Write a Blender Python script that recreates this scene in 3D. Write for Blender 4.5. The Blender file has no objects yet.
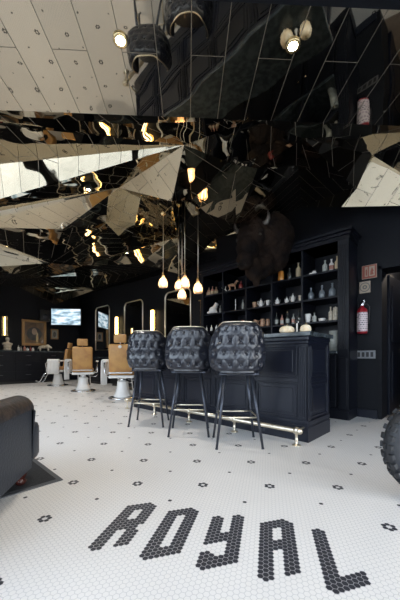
import bpy, bmesh, math, random
from mathutils import Vector, Matrix, noise
from mathutils.bvhtree import BVHTree
from mathutils.geometry import delaunay_2d_cdt
random.seed(7)
PI = math.pi
S = bpy.context.scene
COL = S.collection
CA, SA = 0.7263, 0.6876            # room axes (x along the bar, y into the back bar) against the view axes
H0, FP, HOR = 0.85, 285.0, 358.5
YAW = math.atan2(SA, CA)

def CW(X, Z, z=0.0):               # metres right of / in front of the camera -> room coordinates
    return Vector((CA*X - SA*Z, SA*X + CA*Z, z))
def PX(px, py, Z):
    return CW((px-200)/FP*Z, Z, H0 + (HOR-py)*Z/FP)
def PH(px, py, z):
    Z = (z-H0)*FP/(HOR-py)
    return CW((px-200)/FP*Z, Z, z)
def PN(px, n, z=0.0):              # where the column px of the picture meets the plane y = n
    q = (px-200)/FP
    Z = n/(SA*q+CA)
    return CW(q*Z, Z, z)
def ZN(px, py, n):                 # height on plane y=n
    q = (px-200)/FP
    Z = n/(SA*q+CA)
    return H0 + (HOR-py)*Z/FP
def PS(px, s):                     # meets plane x = -s
    q = (px-200)/FP
    Z = s/(SA-CA*q)
    return CW(q*Z, Z, 0)

# ------------------------------------------------------------------ materials
def mat(name, col, rough=.5, metal=0.0, emit=None, es=0.0, spec=.5, bump=None, trans=0.0, coat=0.0, var=None, sheen=0.0):
    m = bpy.data.materials.new(name); m.use_nodes = True
    nt = m.node_tree; b = nt.nodes['Principled BSDF']
    b.inputs['Base Color'].default_value = (*col, 1)
    b.inputs['Roughness'].default_value = rough
    b.inputs['Metallic'].default_value = metal
    b.inputs['Specular IOR Level'].default_value = spec
    b.inputs['Coat Weight'].default_value = coat
    b.inputs['Transmission Weight'].default_value = trans
    if emit:
        b.inputs['Emission Color'].default_value = (*emit, 1)
        b.inputs['Emission Strength'].default_value = es
    tc = nt.nodes.new('ShaderNodeTexCoord')
    if var:                                        # (colour 2, scale)
        n = nt.nodes.new('ShaderNodeTexNoise'); n.inputs['Scale'].default_value = var[1]
        n.inputs['Detail'].default_value = 4
        nt.links.new(tc.outputs['Object'], n.inputs['Vector'])
        mx = nt.nodes.new('ShaderNodeMix'); mx.data_type = 'RGBA'
        mx.inputs[6].default_value = (*col, 1); mx.inputs[7].default_value = (*var[0], 1)
        cr = nt.nodes.new('ShaderNodeMapRange'); cr.inputs[1].default_value = .4; cr.inputs[2].default_value = .62
        nt.links.new(n.outputs['Fac'], cr.inputs[0]); nt.links.new(cr.outputs[0], mx.inputs[0])
        nt.links.new(mx.outputs[2], b.inputs['Base Color'])
    if bump:                                       # (strength, scale)
        n = nt.nodes.new('ShaderNodeTexNoise'); n.inputs['Scale'].default_value = bump[1]
        n.inputs['Detail'].default_value = 5
        nt.links.new(tc.outputs['Object'], n.inputs['Vector'])
        bp = nt.nodes.new('ShaderNodeBump'); bp.inputs['Strength'].default_value = bump[0]
        bp.inputs['Distance'].default_value = .01
        nt.links.new(n.outputs['Fac'], bp.inputs['Height']); nt.links.new(bp.outputs[0], b.inputs['Normal'])
    return m

M = {}
M['navy'] = mat('navy_paint', (.0055, .0075, .0155), .36, spec=.38, bump=(.12, 9))
M['wall'] = mat('black_wall_paint', (.0035, .0045, .0075), .6, spec=.22, bump=(.15, 30))
M['cabinet'] = mat('black_cabinet_paint', (.0035, .0045, .0085), .45, spec=.25, bump=(.1, 12))
M['shelfback'] = mat('shelf_back', (.003, .0035, .006), .6, bump=(.1, 12))
M['slate'] = mat('dark_stone', (.030, .038, .044), .25, var=((.06, .075, .085), 14))
M['leather'] = mat('black_leather', (.011, .013, .021), .30, bump=(.25, 60), coat=.3)
M['sofa'] = mat('club_chair_leather', (.016, .021, .032), .5, bump=(.35, 60))
M['worn'] = mat('worn_leather_top', (.013, .013, .016), .45, bump=(.5, 40), var=((.05, .036, .03), 22))
M['legmetal'] = mat('gunmetal_legs', (.05, .055, .07), .35, .6, bump=(.02, 40))
M['brass'] = mat('brass', (.80, .62, .33), .24, 1.0, bump=(.03, 30))
M['palebrass'] = mat('pale_brass', (.80, .72, .58), .34, 1.0, bump=(.03, 30))
M['chrome'] = mat('chrome', (.75, .76, .78), .16, 1.0, bump=(.02, 30))
M['porcelain'] = mat('white_porcelain', (.80, .79, .77), .22, bump=(.02, 12))
M['white'] = mat('white_ceramic', (.72, .70, .66), .35, bump=(.03, 20))
M['ivory'] = mat('ivory', (.62, .56, .46), .5, var=((.45, .38, .28), 30))
M['pumpkin'] = mat('pale_pumpkin_skin', (.92, .80, .60), .45, var=((.86, .66, .42), 20), bump=(.1, 40))
M['stem'] = mat('dry_stem', (.16, .12, .06), .8, bump=(.4, 60))
M['tan'] = mat('tan_leather', (.48, .265, .085), .5, var=((.38, .19, .065), 7), bump=(.15, 50))
M['towel'] = mat('white_towel', (.78, .77, .75), .9, bump=(.6, 90))
M['glassware'] = mat('clear_glassware', (.11, .13, .15), .08, bump=(.03, 30), coat=.6)
M['darkglass'] = mat('dark_bottle_glass', (.030, .035, .035), .10, bump=(.02, 30), coat=.5)
M['amber'] = mat('amber_glass', (.65, .26, .05), .15, bump=(.02, 30), coat=.4)
M['rose'] = mat('rose_glass', (.42, .20, .15), .18, bump=(.02, 30), coat=.4)
M['redglass'] = mat('dark_red_glass', (.22, .035, .03), .2, bump=(.02, 30), coat=.4)
M['tanlabel'] = mat('tan_label', (.48, .38, .24), .6, bump=(.05, 40))
M['greylabel'] = mat('grey_label', (.40, .41, .38), .6, var=((.3, .31, .28), 30))
M['brown'] = mat('brown_glaze', (.42, .25, .15), .35, var=((.30, .16, .10), 20))
M['red'] = mat('red_enamel', (.30, .01, .02), .35, bump=(.02, 20))
M['black'] = mat('black_plastic', (.012, .012, .013), .4, bump=(.05, 40))
M['rubber'] = mat('tyre_rubber', (.016, .017, .020), .6, bump=(.3, 60))
M['mahogany'] = mat('mahogany', (.06, .014, .010), .25, var=((.04, .01, .008), 18), coat=.4)
M['matrug'] = mat('dark_door_mat', (.016, .018, .022), .9, bump=(.8, 120))
M['matedge'] = mat('mat_rubber_edge', (.07, .075, .085), .6, bump=(.2, 50))
M['goldframe'] = mat('gilt_frame', (.30, .18, .08), .4, .6, bump=(.3, 60))
M['fur'] = mat('bison_fur', (.004, .003, .003), .9, spec=.12, var=((.020, .012, .008), 6), bump=(1.0, 45))
M['horn'] = mat('horn', (.10, .09, .08), .3, var=((.04, .035, .03), 12))
M['eye'] = mat('glass_eye', (.01, .008, .006), .05, bump=(.01, 10))
M['steel'] = mat('brushed_steel_plate', (.20, .20, .21), .35, .8, bump=(.05, 60))
M['concrete'] = mat('pavement_concrete', (.42, .41, .39), .8, var=((.36, .35, .33), 3), bump=(.2, 30))
M['facade'] = mat('street_facade', (.45, .42, .38), .8, var=((.38, .35, .31), 1.2))
M['floorbeyond'] = mat('stone_floor_beyond', (.20, .17, .15), .35, var=((.26, .22, .19), 5))
M['tube'] = mat('sconce_tube', (1, .85, .55), .4, emit=(1.0, .74, .36), es=7)
M['bulb'] = mat('pendant_bulb', (1, .8, .5), .4, emit=(1.0, .68, .38), es=15)
M['spotlens'] = mat('spot_lens', (1, .85, .6), .4, emit=(1.0, .80, .50), es=40)
M['brick'] = mat('painted_brick', (.3, .2, .15), .8, bump=(.4, 20))

def thin_glass(name, tint, ior=1.5, base=.06):
    m = bpy.data.materials.new(name); m.use_nodes = True
    nt = m.node_tree; nt.nodes.clear()
    o = nt.nodes.new('ShaderNodeOutputMaterial'); mx = nt.nodes.new('ShaderNodeMixShader')
    t = nt.nodes.new('ShaderNodeBsdfTransparent'); g = nt.nodes.new('ShaderNodeBsdfGlossy')
    t.inputs[0].default_value = (*tint, 1); g.inputs['Roughness'].default_value = .02
    lw = nt.nodes.new('ShaderNodeLayerWeight'); lw.inputs[0].default_value = .25
    ad = nt.nodes.new('ShaderNodeMath'); ad.operation = 'ADD'; ad.inputs[1].default_value = base; ad.use_clamp = True
    nt.links.new(lw.outputs['Fresnel'], ad.inputs[0]); nt.links.new(ad.outputs[0], mx.inputs[0])
    nt.links.new(t.outputs[0], mx.inputs[1]); nt.links.new(g.outputs[0], mx.inputs[2])
    nt.links.new(mx.outputs[0], o.inputs[0])
    return m
M['pane'] = thin_glass('window_glass', (.97, .98, .98), base=.02)
def frosted(name):
    m = bpy.data.materials.new(name); m.use_nodes = True; nt = m.node_tree; nt.nodes.clear(); L = nt.links
    o = nt.nodes.new('ShaderNodeOutputMaterial'); t = nt.nodes.new('ShaderNodeBsdfTransparent'); t.inputs[0].default_value = (1, .95, .9, 1)
    tr = nt.nodes.new('ShaderNodeBsdfTranslucent'); tr.inputs[0].default_value = (.95, .80, .68, 1)
    g = nt.nodes.new('ShaderNodeBsdfGlossy'); g.inputs['Roughness'].default_value = .08
    n = nt.nodes.new('ShaderNodeTexVoronoi'); n.inputs['Scale'].default_value = 60; tc = nt.nodes.new('ShaderNodeTexCoord'); L.new(tc.outputs['Object'], n.inputs['Vector'])
    mr = nt.nodes.new('ShaderNodeMapRange'); mr.inputs[3].default_value = .35; mr.inputs[4].default_value = .65; L.new(n.outputs['Distance'], mr.inputs[0])
    a = nt.nodes.new('ShaderNodeMixShader'); L.new(mr.outputs[0], a.inputs[0]); L.new(t.outputs[0], a.inputs[1]); L.new(tr.outputs[0], a.inputs[2])
    b = nt.nodes.new('ShaderNodeMixShader'); b.inputs[0].default_value = .14; L.new(a.outputs[0], b.inputs[1]); L.new(g.outputs[0], b.inputs[2]); L.new(b.outputs[0], o.inputs[0])
    return m
M['shade'] = frosted('seeded_pendant_glass')

def mirror_mat(name, tint, ripple, rs):
    m = bpy.data.materials.new(name); m.use_nodes = True
    nt = m.node_tree; b = nt.nodes['Principled BSDF']; L = nt.links
    uv = nt.nodes.new('ShaderNodeUVMap'); uv.uv_map = 'UVMap'
    br = nt.nodes.new('ShaderNodeTexBrick')
    br.inputs['Scale'].default_value = 1.0; br.inputs['Brick Width'].default_value = 1.35
    br.inputs['Row Height'].default_value = .225; br.inputs['Mortar Size'].default_value = .0026
    br.inputs['Mortar Smooth'].default_value = 0; br.offset = .37
    br.inputs['Color1'].default_value = (*tint, 1); br.inputs['Color2'].default_value = (*[c*.9 for c in tint], 1)
    br.inputs['Mortar'].default_value = (.27, .24, .19, 1)
    L.new(uv.outputs[0], br.inputs['Vector']); L.new(br.outputs['Color'], b.inputs['Base Color'])
    b.inputs['Metallic'].default_value = 1.0; b.inputs['Roughness'].default_value = .025
    tc = nt.nodes.new('ShaderNodeTexCoord')
    n = nt.nodes.new('ShaderNodeTexNoise'); n.inputs['Scale'].default_value = rs; n.inputs['Detail'].default_value = 1
    L.new(tc.outputs['Object'], n.inputs['Vector'])
    bp = nt.nodes.new('ShaderNodeBump'); bp.inputs['Strength'].default_value = ripple; bp.inputs['Distance'].default_value = .016
    L.new(n.outputs['Fac'], bp.inputs['Height'])
    L.new(bp.outputs[0], b.inputs['Normal'])
    mr = nt.nodes.new('ShaderNodeMapRange'); mr.inputs[3].default_value = .02; mr.inputs[4].default_value = .6
    L.new(br.outputs['Fac'], mr.inputs[0]); L.new(mr.outputs[0], b.inputs['Roughness'])
    return m
M['mirrorceil'] = mirror_mat('bronze_mirror_panels', (.53, .475, .38), .35, 2.2)
M['mirrorfacet'] = mirror_mat('brass_mirror_facets', (.55, .475, .345), .75, 2.6)
M['mirror'] = mat('silver_mirror', (.62, .62, .60), .01, 1.0, bump=(.01, 3))

# hexagonal mosaic --------------------------------------------------
TP = 0.02824*H0; TTH = 0.2325; TX0, TZ0 = 0.55617*H0, 1.21425*H0; S3 = math.sqrt(3)/2
def tile(i, r):
    u, v = i*S3*TP, (r + i*.5)*TP
    return CW(TX0 + u*math.cos(TTH) + v*math.sin(TTH), TZ0 - u*math.sin(TTH) + v*math.cos(TTH))
T0 = tile(0, 0); TV = (tile(0, 1)-T0).normalized()      # stem direction
TU = Vector((TV.y, -TV.x, 0))

def floor_mat():
    m = bpy.data.materials.new('hexagon_mosaic'); m.use_nodes = True
    nt = m.node_tree; b = nt.nodes['Principled BSDF']; L = nt.links
    def N(t, **k):
        n = nt.nodes.new(t)
        for a, v in k.items(): setattr(n, a, v)
        return n
    g = N('ShaderNodeNewGeometry')
    def dot(vec, v3):
        n = N('ShaderNodeVectorMath', operation='DOT_PRODUCT'); L.new(vec, n.inputs[0]); n.inputs[1].default_value = v3; return n.outputs['Value']
    def mth(op, a, bb=None, cc=None):
        n = N('ShaderNodeMath', operation=op)
        for k, x in enumerate((a, bb, cc)):
            if x is None: continue
            if isinstance(x, (int, float)): n.inputs[k].default_value = x
            else: L.new(x, n.inputs[k])
        return n.outputs[0]
    sub = N('ShaderNodeVectorMath', operation='SUBTRACT'); L.new(g.outputs['Position'], sub.inputs[0]); sub.inputs[1].default_value = T0
    px = dot(sub.outputs[0], TV/TP); py = dot(sub.outputs[0], TU/TP)
    R3 = math.sqrt(3)
    def cell(ox, oy):
        ax = mth('SUBTRACT', mth('FLOORED_MODULO', mth('ADD', px, .5+ox), 1.0), .5)
        ay = mth('SUBTRACT', mth('FLOORED_MODULO', mth('ADD', py, R3/2+oy), R3), R3/2)
        ax = mth('ABSOLUTE', ax); ay = mth('ABSOLUTE', ay)
        return mth('MAXIMUM', ax, mth('ADD', mth('MULTIPLY', ax, .5), mth('MULTIPLY', ay, S3)))
    d = mth('MINIMUM', cell(0, 0), cell(.5, R3/2))
    fac = N('ShaderNodeMapRange'); fac.inputs[1].default_value = .435; fac.inputs[2].default_value = .465
    L.new(d, fac.inputs[0])
    noi = N('ShaderNodeTexNoise'); noi.inputs['Scale'].default_value = 1.3; noi.inputs['Detail'].default_value = 5
    L.new(g.outputs['Position'], noi.inputs['Vector'])
    m1 = N('ShaderNodeMix', data_type='RGBA'); m1.inputs[6].default_value = (.80, .79, .78, 1); m1.inputs[7].default_value = (.70, .69, .68, 1)
    L.new(noi.outputs['Fac'], m1.inputs[0])
    m2 = N('ShaderNodeMix', data_type='RGBA'); L.new(m1.outputs[2], m2.inputs[6]); m2.inputs[7].default_value = (.55, .55, .56, 1)
    L.new(fac.outputs[0], m2.inputs[0]); L.new(m2.outputs[2], b.inputs['Base Color'])
    b.inputs['Roughness'].default_value = .38
    b.inputs['Specular IOR Level'].default_value = .35
    return m
M['floor'] = floor_mat()
M['blacktile'] = mat('black_mosaic_tile', (.022, .024, .034), .5, bump=(.02, 30))

# ------------------------------------------------------------------ mesh helpers
class MB:
    def __init__(s): s.bm = bmesh.new()
    def box(s, x0, x1, y0, y1, z0, z1, bev=0.0, mtx=None, mi=0):
        g = bmesh.ops.create_cube(s.bm, size=1)['verts']
        bmesh.ops.scale(s.bm, vec=(x1-x0, y1-y0, z1-z0), verts=g)
        bmesh.ops.translate(s.bm, vec=((x0+x1)/2, (y0+y1)/2, (z0+z1)/2), verts=g)
        es = set(e for v in g for e in v.link_edges)
        fs = set(f for v in g for f in v.link_faces)
        for f in fs: f.material_index = mi
        if bev:
            r = bmesh.ops.bevel(s.bm, geom=list(es), offset=bev, segments=2, affect='EDGES', profile=.5)
            g = list(set(g) & set(s.bm.verts) | set(r['verts']))
            g = [v for v in g if v.is_valid]
            for f in r['faces']: f.material_index = mi
        if mtx: bmesh.ops.transform(s.bm, matrix=mtx, verts=list(set(g)))
        return s
    def lathe(s, prof, seg=20, mtx=None, mi=0, sx=1, sy=1, fn=None):
        rings = []
        for r, z in prof:
            ring = []
            if r < 1e-6:
                ring = [s.bm.verts.new((0, 0, z))]
            else:
                for k in range(seg):
                    a = 2*PI*k/seg; rr = r*(fn(a, z) if fn else 1)
                    ring.append(s.bm.verts.new((rr*math.cos(a)*sx, rr*math.sin(a)*sy, z)))
            rings.append(ring)
        fs = []
        for A, B in zip(rings, rings[1:]):
            for k in range(seg):
                k2 = (k+1) % seg
                if len(A) == 1 and len(B) == 1: continue
                if len(A) == 1: fs.append(s.bm.faces.new((A[0], B[k2], B[k])))
                elif len(B) == 1: fs.append(s.bm.faces.new((A[k], A[k2], B[0])))
                else: fs.append(s.bm.faces.new((A[k], A[k2], B[k2], B[k])))
        for e in (rings[0], rings[-1]):
            if len(e) > 2: fs.append(s.bm.faces.new(e))
        for f in fs: f.material_index = mi; f.smooth = True
        if mtx: bmesh.ops.transform(s.bm, matrix=mtx, verts=[v for r in rings for v in r])
        return s
    def tube(s, pts, rad, seg=10, closed=False, mi=0):
        pts = [Vector(p) for p in pts]; n = len(pts)
        rads = rad if isinstance(rad, (list, tuple)) else [rad]*n
        rings = []; up = None
        for i, p in enumerate(pts):
            if closed: t = pts[(i+1) % n]-pts[i-1]
            else: t = pts[min(i+1, n-1)]-pts[max(i-1, 0)]
            t.normalize()
            if up is None: up = Vector((0, 0, 1)) if abs(t.z) < .9 else Vector((1, 0, 0))
            a = t.cross(up)
            if a.length < 1e-4: a = t.orthogonal()
            a.normalize(); b = a.cross(t).normalized(); up = b
            rings.append([s.bm.verts.new(p + (a*math.cos(2*PI*k/seg)+b*math.sin(2*PI*k/seg))*rads[i]) for k in range(seg)])
        pr = list(zip(rings, rings[1:])) + ([(rings[-1], rings[0])] if closed else [])
        for A, B in pr:
            for k in range(seg):
                f = s.bm.faces.new((A[k], A[(k+1) % seg], B[(k+1) % seg], B[k])); f.smooth = True; f.material_index = mi
        if not closed:
            for r in (rings[0], rings[-1]):
                f = s.bm.faces.new(r); f.material_index = mi
        return s
    def prism(s, poly, y0, y1, axis='y', mi=0, mtx=None):      # poly in (x,z) extruded along y (or (x,y) along z, or (y,z) along x)
        def P(a, b, c): return {'y': (a, c, b), 'z': (a, b, c), 'x': (c, a, b)}[axis]
        A = [s.bm.verts.new(P(a, b, y0)) for a, b in poly]; B = [s.bm.verts.new(P(a, b, y1)) for a, b in poly]
        fs = [s.bm.faces.new(A), s.bm.faces.new(B[::-1])]
        for k in range(len(poly)):
            k2 = (k+1) % len(poly); fs.append(s.bm.faces.new((A[k], B[k], B[k2], A[k2])))
        for f in fs: f.material_index = mi
        if mtx: bmesh.ops.transform(s.bm, matrix=mtx, verts=A+B)
        return s
    def ball(s, c, r, mi=0, sub=2):
        r = r if isinstance(r, (tuple, list)) else (r, r, r)
        g = bmesh.ops.create_icosphere(s.bm, subdivisions=sub, radius=1,
            matrix=Matrix.Translation(c) @ Matrix.Diagonal((*r, 1)))['verts']
        for f in set(f for v in g for f in v.link_faces): f.smooth = True; f.material_index = mi
        return s
    def build(s, name, m, parent=None, smooth=None, loc=None, rz=0):
        bmesh.ops.recalc_face_normals(s.bm, faces=s.bm.faces)
        me = bpy.data.meshes.new(name); s.bm.to_mesh(me); s.bm.free()
        for x in (m if isinstance(m, (list, tuple)) else [m]): me.materials.append(M[x] if isinstance(x, str) else x)
        if smooth:
            for p in me.polygons: p.use_smooth = True
            me.set_sharp_from_angle(angle=math.radians(smooth))
        o = bpy.data.objects.new(name, me); COL.objects.link(o)
        if parent: o.parent = parent
        if loc is not None: o.location = loc
        if rz: o.rotation_euler.z = rz
        return o

def tag(o, label, cat, group=None):
    o['label'] = label; o['category'] = cat
    if group: o['group'] = group
    return o
def thing(name, label, cat, loc, rz=0, group=None):
    o = bpy.data.objects.new(name, None); COL.objects.link(o)
    o.empty_display_size = .1; o.location = loc; o.rotation_euler.z = rz
    return tag(o, label, cat, group)
def struct(o): o['kind'] = 'structure'; return o
def dup(root, loc, rz, label, group=None):
    r = root.copy(); COL.objects.link(r); r.location = loc; r.rotation_euler.z = rz; r['label'] = label
    if group: r['group'] = group
    for ch in list(root.children):
        c = ch.copy(); COL.objects.link(c); c.parent = r
        for g in list(ch.children):
            d = g.copy(); COL.objects.link(d); d.parent = c
    return r
def blob(name, parts, voxel, m, parent=None, disp=None, smooth=6):
    """one continuous body from overlapping ellipsoids, (centre, radii, matrix)"""
    bm = bmesh.new()
    for c, r, rot in parts:
        mt = Matrix.Translation(c) @ (rot.to_4x4() if rot else Matrix.Identity(4)) @ Matrix.Diagonal((*r, 1))
        bmesh.ops.create_icosphere(bm, subdivisions=3, radius=1, matrix=mt)
    me = bpy.data.meshes.new('tmp'); bm.to_mesh(me); bm.free()
    o = bpy.data.objects.new('tmp', me); COL.objects.link(o)
    md = o.modifiers.new('r', 'REMESH'); md.mode = 'VOXEL'; md.voxel_size = voxel
    sm = o.modifiers.new('s', 'SMOOTH'); sm.iterations = smooth; sm.factor = .5
    dg = bpy.context.evaluated_depsgraph_get()
    me2 = bpy.data.meshes.new_from_object(o.evaluated_get(dg))
    bpy.data.objects.remove(o); bpy.data.meshes.remove(me)
    if disp:
        me2.update()
        nn = [v.normal.copy() for v in me2.vertices]
        for v, n_ in zip(me2.vertices, nn): v.co += n_*disp(v.co)
    for p in me2.polygons: p.use_smooth = True
    me2.name = name; me2.materials.clear(); me2.materials.append(M[m])
    r = bpy.data.objects.new(name, me2); COL.objects.link(r)
    if parent: r.parent = parent
    return r
def RZ(a): return Matrix.Rotation(a, 4, 'Z')
def RX(a): return Matrix.Rotation(a, 4, 'X')
def RY(a): return Matrix.Rotation(a, 4, 'Y')
def TR(x, y, z): return Matrix.Translation((x, y, z))

# ------------------------------------------------------------------ room shell
XL, XR, YF, YB, YW = -11.5, 3.2, -2.2, 5.0, 4.63
fl = MB(); fl.bm.faces.new([fl.bm.verts.new(p) for p in ((XL-.2, YF-.2, 0), (XR+.2, YF-.2, 0), (XR+.2, 6.9, 0), (XL-.2, 6.9, 0))])
LET = {
 'L': lambda j, r: (j <= 2 and (1 if j == 0 else 0) <= r <= (16, 16, 15)[j]) or (j > 2 and r <= 2),
 'A': lambda j, r: r >= (1 if j == 0 else 0) and r <= (16, 16, 16, 16, 16, 16, 15, 14)[j] and (j not in (3, 4) or 7 <= r <= 9 or r >= 14),
 'Y': lambda j, r: (j <= 2 and (7 <= r <= (16, 16, 15)[j])) or (j in (3, 4) and 7 <= r <= 9) or (j >= 5 and 0 <= r <= (15, 15, 14)[j-5]) or (j < 5 and (1, 0, 0, 0, 0)[j] <= r <= (4, 4, 3, 2, 2)[j]),
 'O': lambda j, r: r >= (1 if j == 0 else 0) and r <= (16, 16, 16, 16, 16, 16, 15, 14)[j] and (j not in (3, 4) or r <= 2 or r >= 14),
 'R': lambda j, r: r >= (1 if j == 0 else 0) and r <= (16, 16, 16, 16, 16, 16, 15, 14)[j] and (j not in (3, 4) or 6 <= r <= 9 or r >= 14) and not (j == 7 and 5 <= r <= 6),
}
black = set()
for k, ch in enumerate('LAYOR'):
    for j in range(8):
        for r in range(17):
            if LET[ch](j, r): black.add((j-12*k, r+6*k))
letters = set(black)
def near_text(i, r):
    b = -i*.5                           # baseline falls 6 rows every 12 columns
    return (-53 if r > b-6 else -58) <= i <= 12 and b-26 <= r <= b+19
for a in range(-60, 60):
    for c in range(-45, 45):
        i, r = -10+21*a-7*c, 40-7*a+21*c
        for (ii, rr, fl6) in ((i, r, True), (i+7, r+7, False)):
            if near_text(ii, rr): continue
            p = tile(ii, rr)
            if not (XL < p.x < XR and YF < p.y < YW): continue
            if fl6:
                for di, dr in ((1, 0), (-1, 0), (0, 1), (0, -1), (1, -1), (-1, 1)): black.add((ii+di, rr+dr))
            else: black.add((ii, rr))
hv = [(TV*math.cos(math.radians(30+60*k)) + TU*math.sin(math.radians(30+60*k)))*TP*.53 for k in range(6)]
for (i, r) in black:
    p = tile(i, r); p.z = .0006
    f = fl.bm.faces.new([fl.bm.verts.new(p+h) for h in hv]); f.material_index = 1
o = fl.build('floor', ['floor', 'blacktile']); struct(o)

def wallbox(name, *a, m='wall'):
    return struct(MB().box(*a).build(name, m))
wallbox('wall_back', XL, -4.02, YB, YB+.2, 0, 3.7)
b = MB(); b.box(-4.02, -1.255, 4.76, 4.96, 0, 3.7)      # behind the shelving
struct(b.build('wall_bar', 'wall'))
b = MB(); b.box(-1.255, -.93, YW, 4.96, 0, 3.7); b.box(-.93, .05, YW, 4.96, 2.14, 3.7); b.box(.05, XR, YW, 4.96, 0, 3.7)
struct(b.build('wall_right', 'wall'))
wallbox('wall_left', XL-.2, XL, YF, YB+.2, 0, 3.7)
b = MB(); b.box(-1.1, .25, 6.7, 6.9, 0, 3.7); b.box(-1.15, -.95, 4.96, 6.9, 0, 3.7); b.box(.07, .27, 4.96, 6.9, 0, 3.7); b.box(-1.15, .27, 4.96, 6.9, 2.7, 2.9)
struct(b.build('wall_corridor', 'wall'))
b = MB(); b.box(-.95, .07, 4.8, 6.7, .0008, .004); struct(b.build('floor_corridor', 'floorbeyond'))
# door leaf frame in the opening
b = MB(); b.box(-.93, -.89, YW-.012, 4.97, 0, 2.14); b.box(.01, .05, YW-.012, 4.97, 0, 2.14); b.box(-.93, .05, YW-.012, 4.97, 2.10, 2.14)
dr = struct(b.build('door_1', 'wall'))
b = MB(); b.box(-.885, .0, 0, .04, .01, 2.09, .004); b.box(-.78, -.1, -.008, 0, .2, .95, .004); b.box(-.78, -.1, -.008, 0, 1.1, 1.95, .004)
dl = b.build('door_leaf', 'navy', dr); dl.location = (-.03, 5.02, 0)
mtx = TR(-.885, 0, 0)
for v in dl.data.vertices: v.co.x += .885
dl.location = (-.885+.02, 5.0, 0); dl.rotation_euler.z = math.radians(84)
h = MB().tube([(.80, -.01, 1.0), (.80, -.06, 1.0), (.70, -.065, 1.0)], .009).build('door_handle', 'brass', dl)
t = thing('ceiling_lamp', 'small round ceiling lamp in the passage beyond the doorway', 'ceiling lamp', (-.45, 5.8, 2.7))
MB().lathe([(0, 0), (.12, 0), (.12, -.03), (.10, -.035), (.10, -.02), (0, -.02)], 24).build('rim', 'black', t)
MB().lathe([(0, -.021), (.098, -.021), (.098, -.034), (.05, -.05), (0, -.054)], 24).build('diffuser', 'tube', t)
_l = bpy.data.lights.new('passage_lamp_glow', 'POINT'); _l.energy = 22; _l.color = (1, .86, .72); _l.shadow_soft_size = .08
_o = bpy.data.objects.new('passage_lamp_glow', _l); COL.objects.link(_o); _o.location = (-.45, 5.8, 2.58)
# skirting
for nm, a in (('baseboard_back', (XL+.2, -4.03, YB-.02, YB, 0, .14)), ('baseboard_right', (.07, XR, YW-.02, YW, 0, .14)),
              ('baseboard_pillar', (-1.2, -.94, YW-.02, YW, 0, .12)), ('baseboard_left', (XL, XL+.02, YF, YB-.03, 0, .14))):
    struct(MB().box(*a, .004).build(nm, 'navy'))
# storefront: columns, sill and glazed openings
b = MB()
b.box(XL, -5.9, YF-.2, YF, 0, 3.7); b.box(-5.9, XR, YF-.2, YF, 2.78, 3.7); b.box(-5.9, XR, YF-.2, YF, 0, .12)
wx = [-5.9, -3.8, -1.7, .4, 2.5]
for x in wx: b.box(x-.09, x+.09, YF-.2, YF, .12, 2.78)
b.box(2.59, XR, YF-.2, YF, .12, 2.78)
struct(b.build('wall_front', 'wall'))
b = MB(); b.box(XR, XR+.2, YF, 5, 2.78, 3.7); b.box(XR, XR+.2, YF, 5, 0, .12); b.box(XR, XR+.2, 3.6, 5, .12, 2.78); b.box(XR, XR+.2, YF, -1.4, .12, 2.78); b.box(XR, XR+.2, 1.0, 1.2, .12, 2.78)
struct(b.build('wall_street', 'wall'))
def window(nm, x0, x1, axis, c):
    b = MB(); zz = (.12, 2.78); w = .04
    def bx(u0, u1, z0, z1):
        if axis == 'x': b.box(u0, u1, c-.13, c-.07, z0, z1)
        else: b.box(c+.07, c+.13, u0, u1, z0, z1)
    bx(x0, x0+w, *zz); bx(x1-w, x1, *zz); bx(x0+w, x1-w, zz[0], zz[0]+w); bx(x0+w, x1-w, zz[1]-w, zz[1]); bx(x0+w, x1-w, 2.15, 2.19)
    o = struct(b.build(nm, 'black'))
    g = MB()
    for z0, z1 in ((zz[0]+w, 2.15), (2.19, zz[1]-w)):
        if axis == 'x': g.box(x0+w, x1-w, c-.104, c-.098, z0, z1)
        else: g.box(c+.098, c+.104, x0+w, x1-w, z0, z1)
    g.build('pane', 'pane', o)
    L = bpy.data.lights.new('daylight_portal', 'AREA'); L.shape = 'RECTANGLE'
    L.size = x1-x0; L.size_y = 2.66; L.cycles.is_portal = True
    lo = bpy.data.objects.new('daylight_portal', L); COL.objects.link(lo)
    if axis == 'x': lo.location = ((x0+x1)/2, c-.02, 1.45); lo.rotation_euler = (PI/2, 0, 0)
    else: lo.location = (c+.02, (x0+x1)/2, 1.45); lo.rotation_euler = (PI/2, 0, PI/2)
for k in range(4): window('window_%d' % (k+1), wx[k]+.09, wx[k+1]-.09, 'x', YF)
window('window_5', -1.4, 1.0, 'y', XR); window('window_6', 1.2, 3.6, 'y', XR)
# the street outside
o = MB(); o.box(-40, 30, -30, YF-.2, -.2, -.06); o.box(XR+.2, 30, YF-.2, 20, -.2, -.06)
struct(o.build('ground', 'concrete'))

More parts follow.
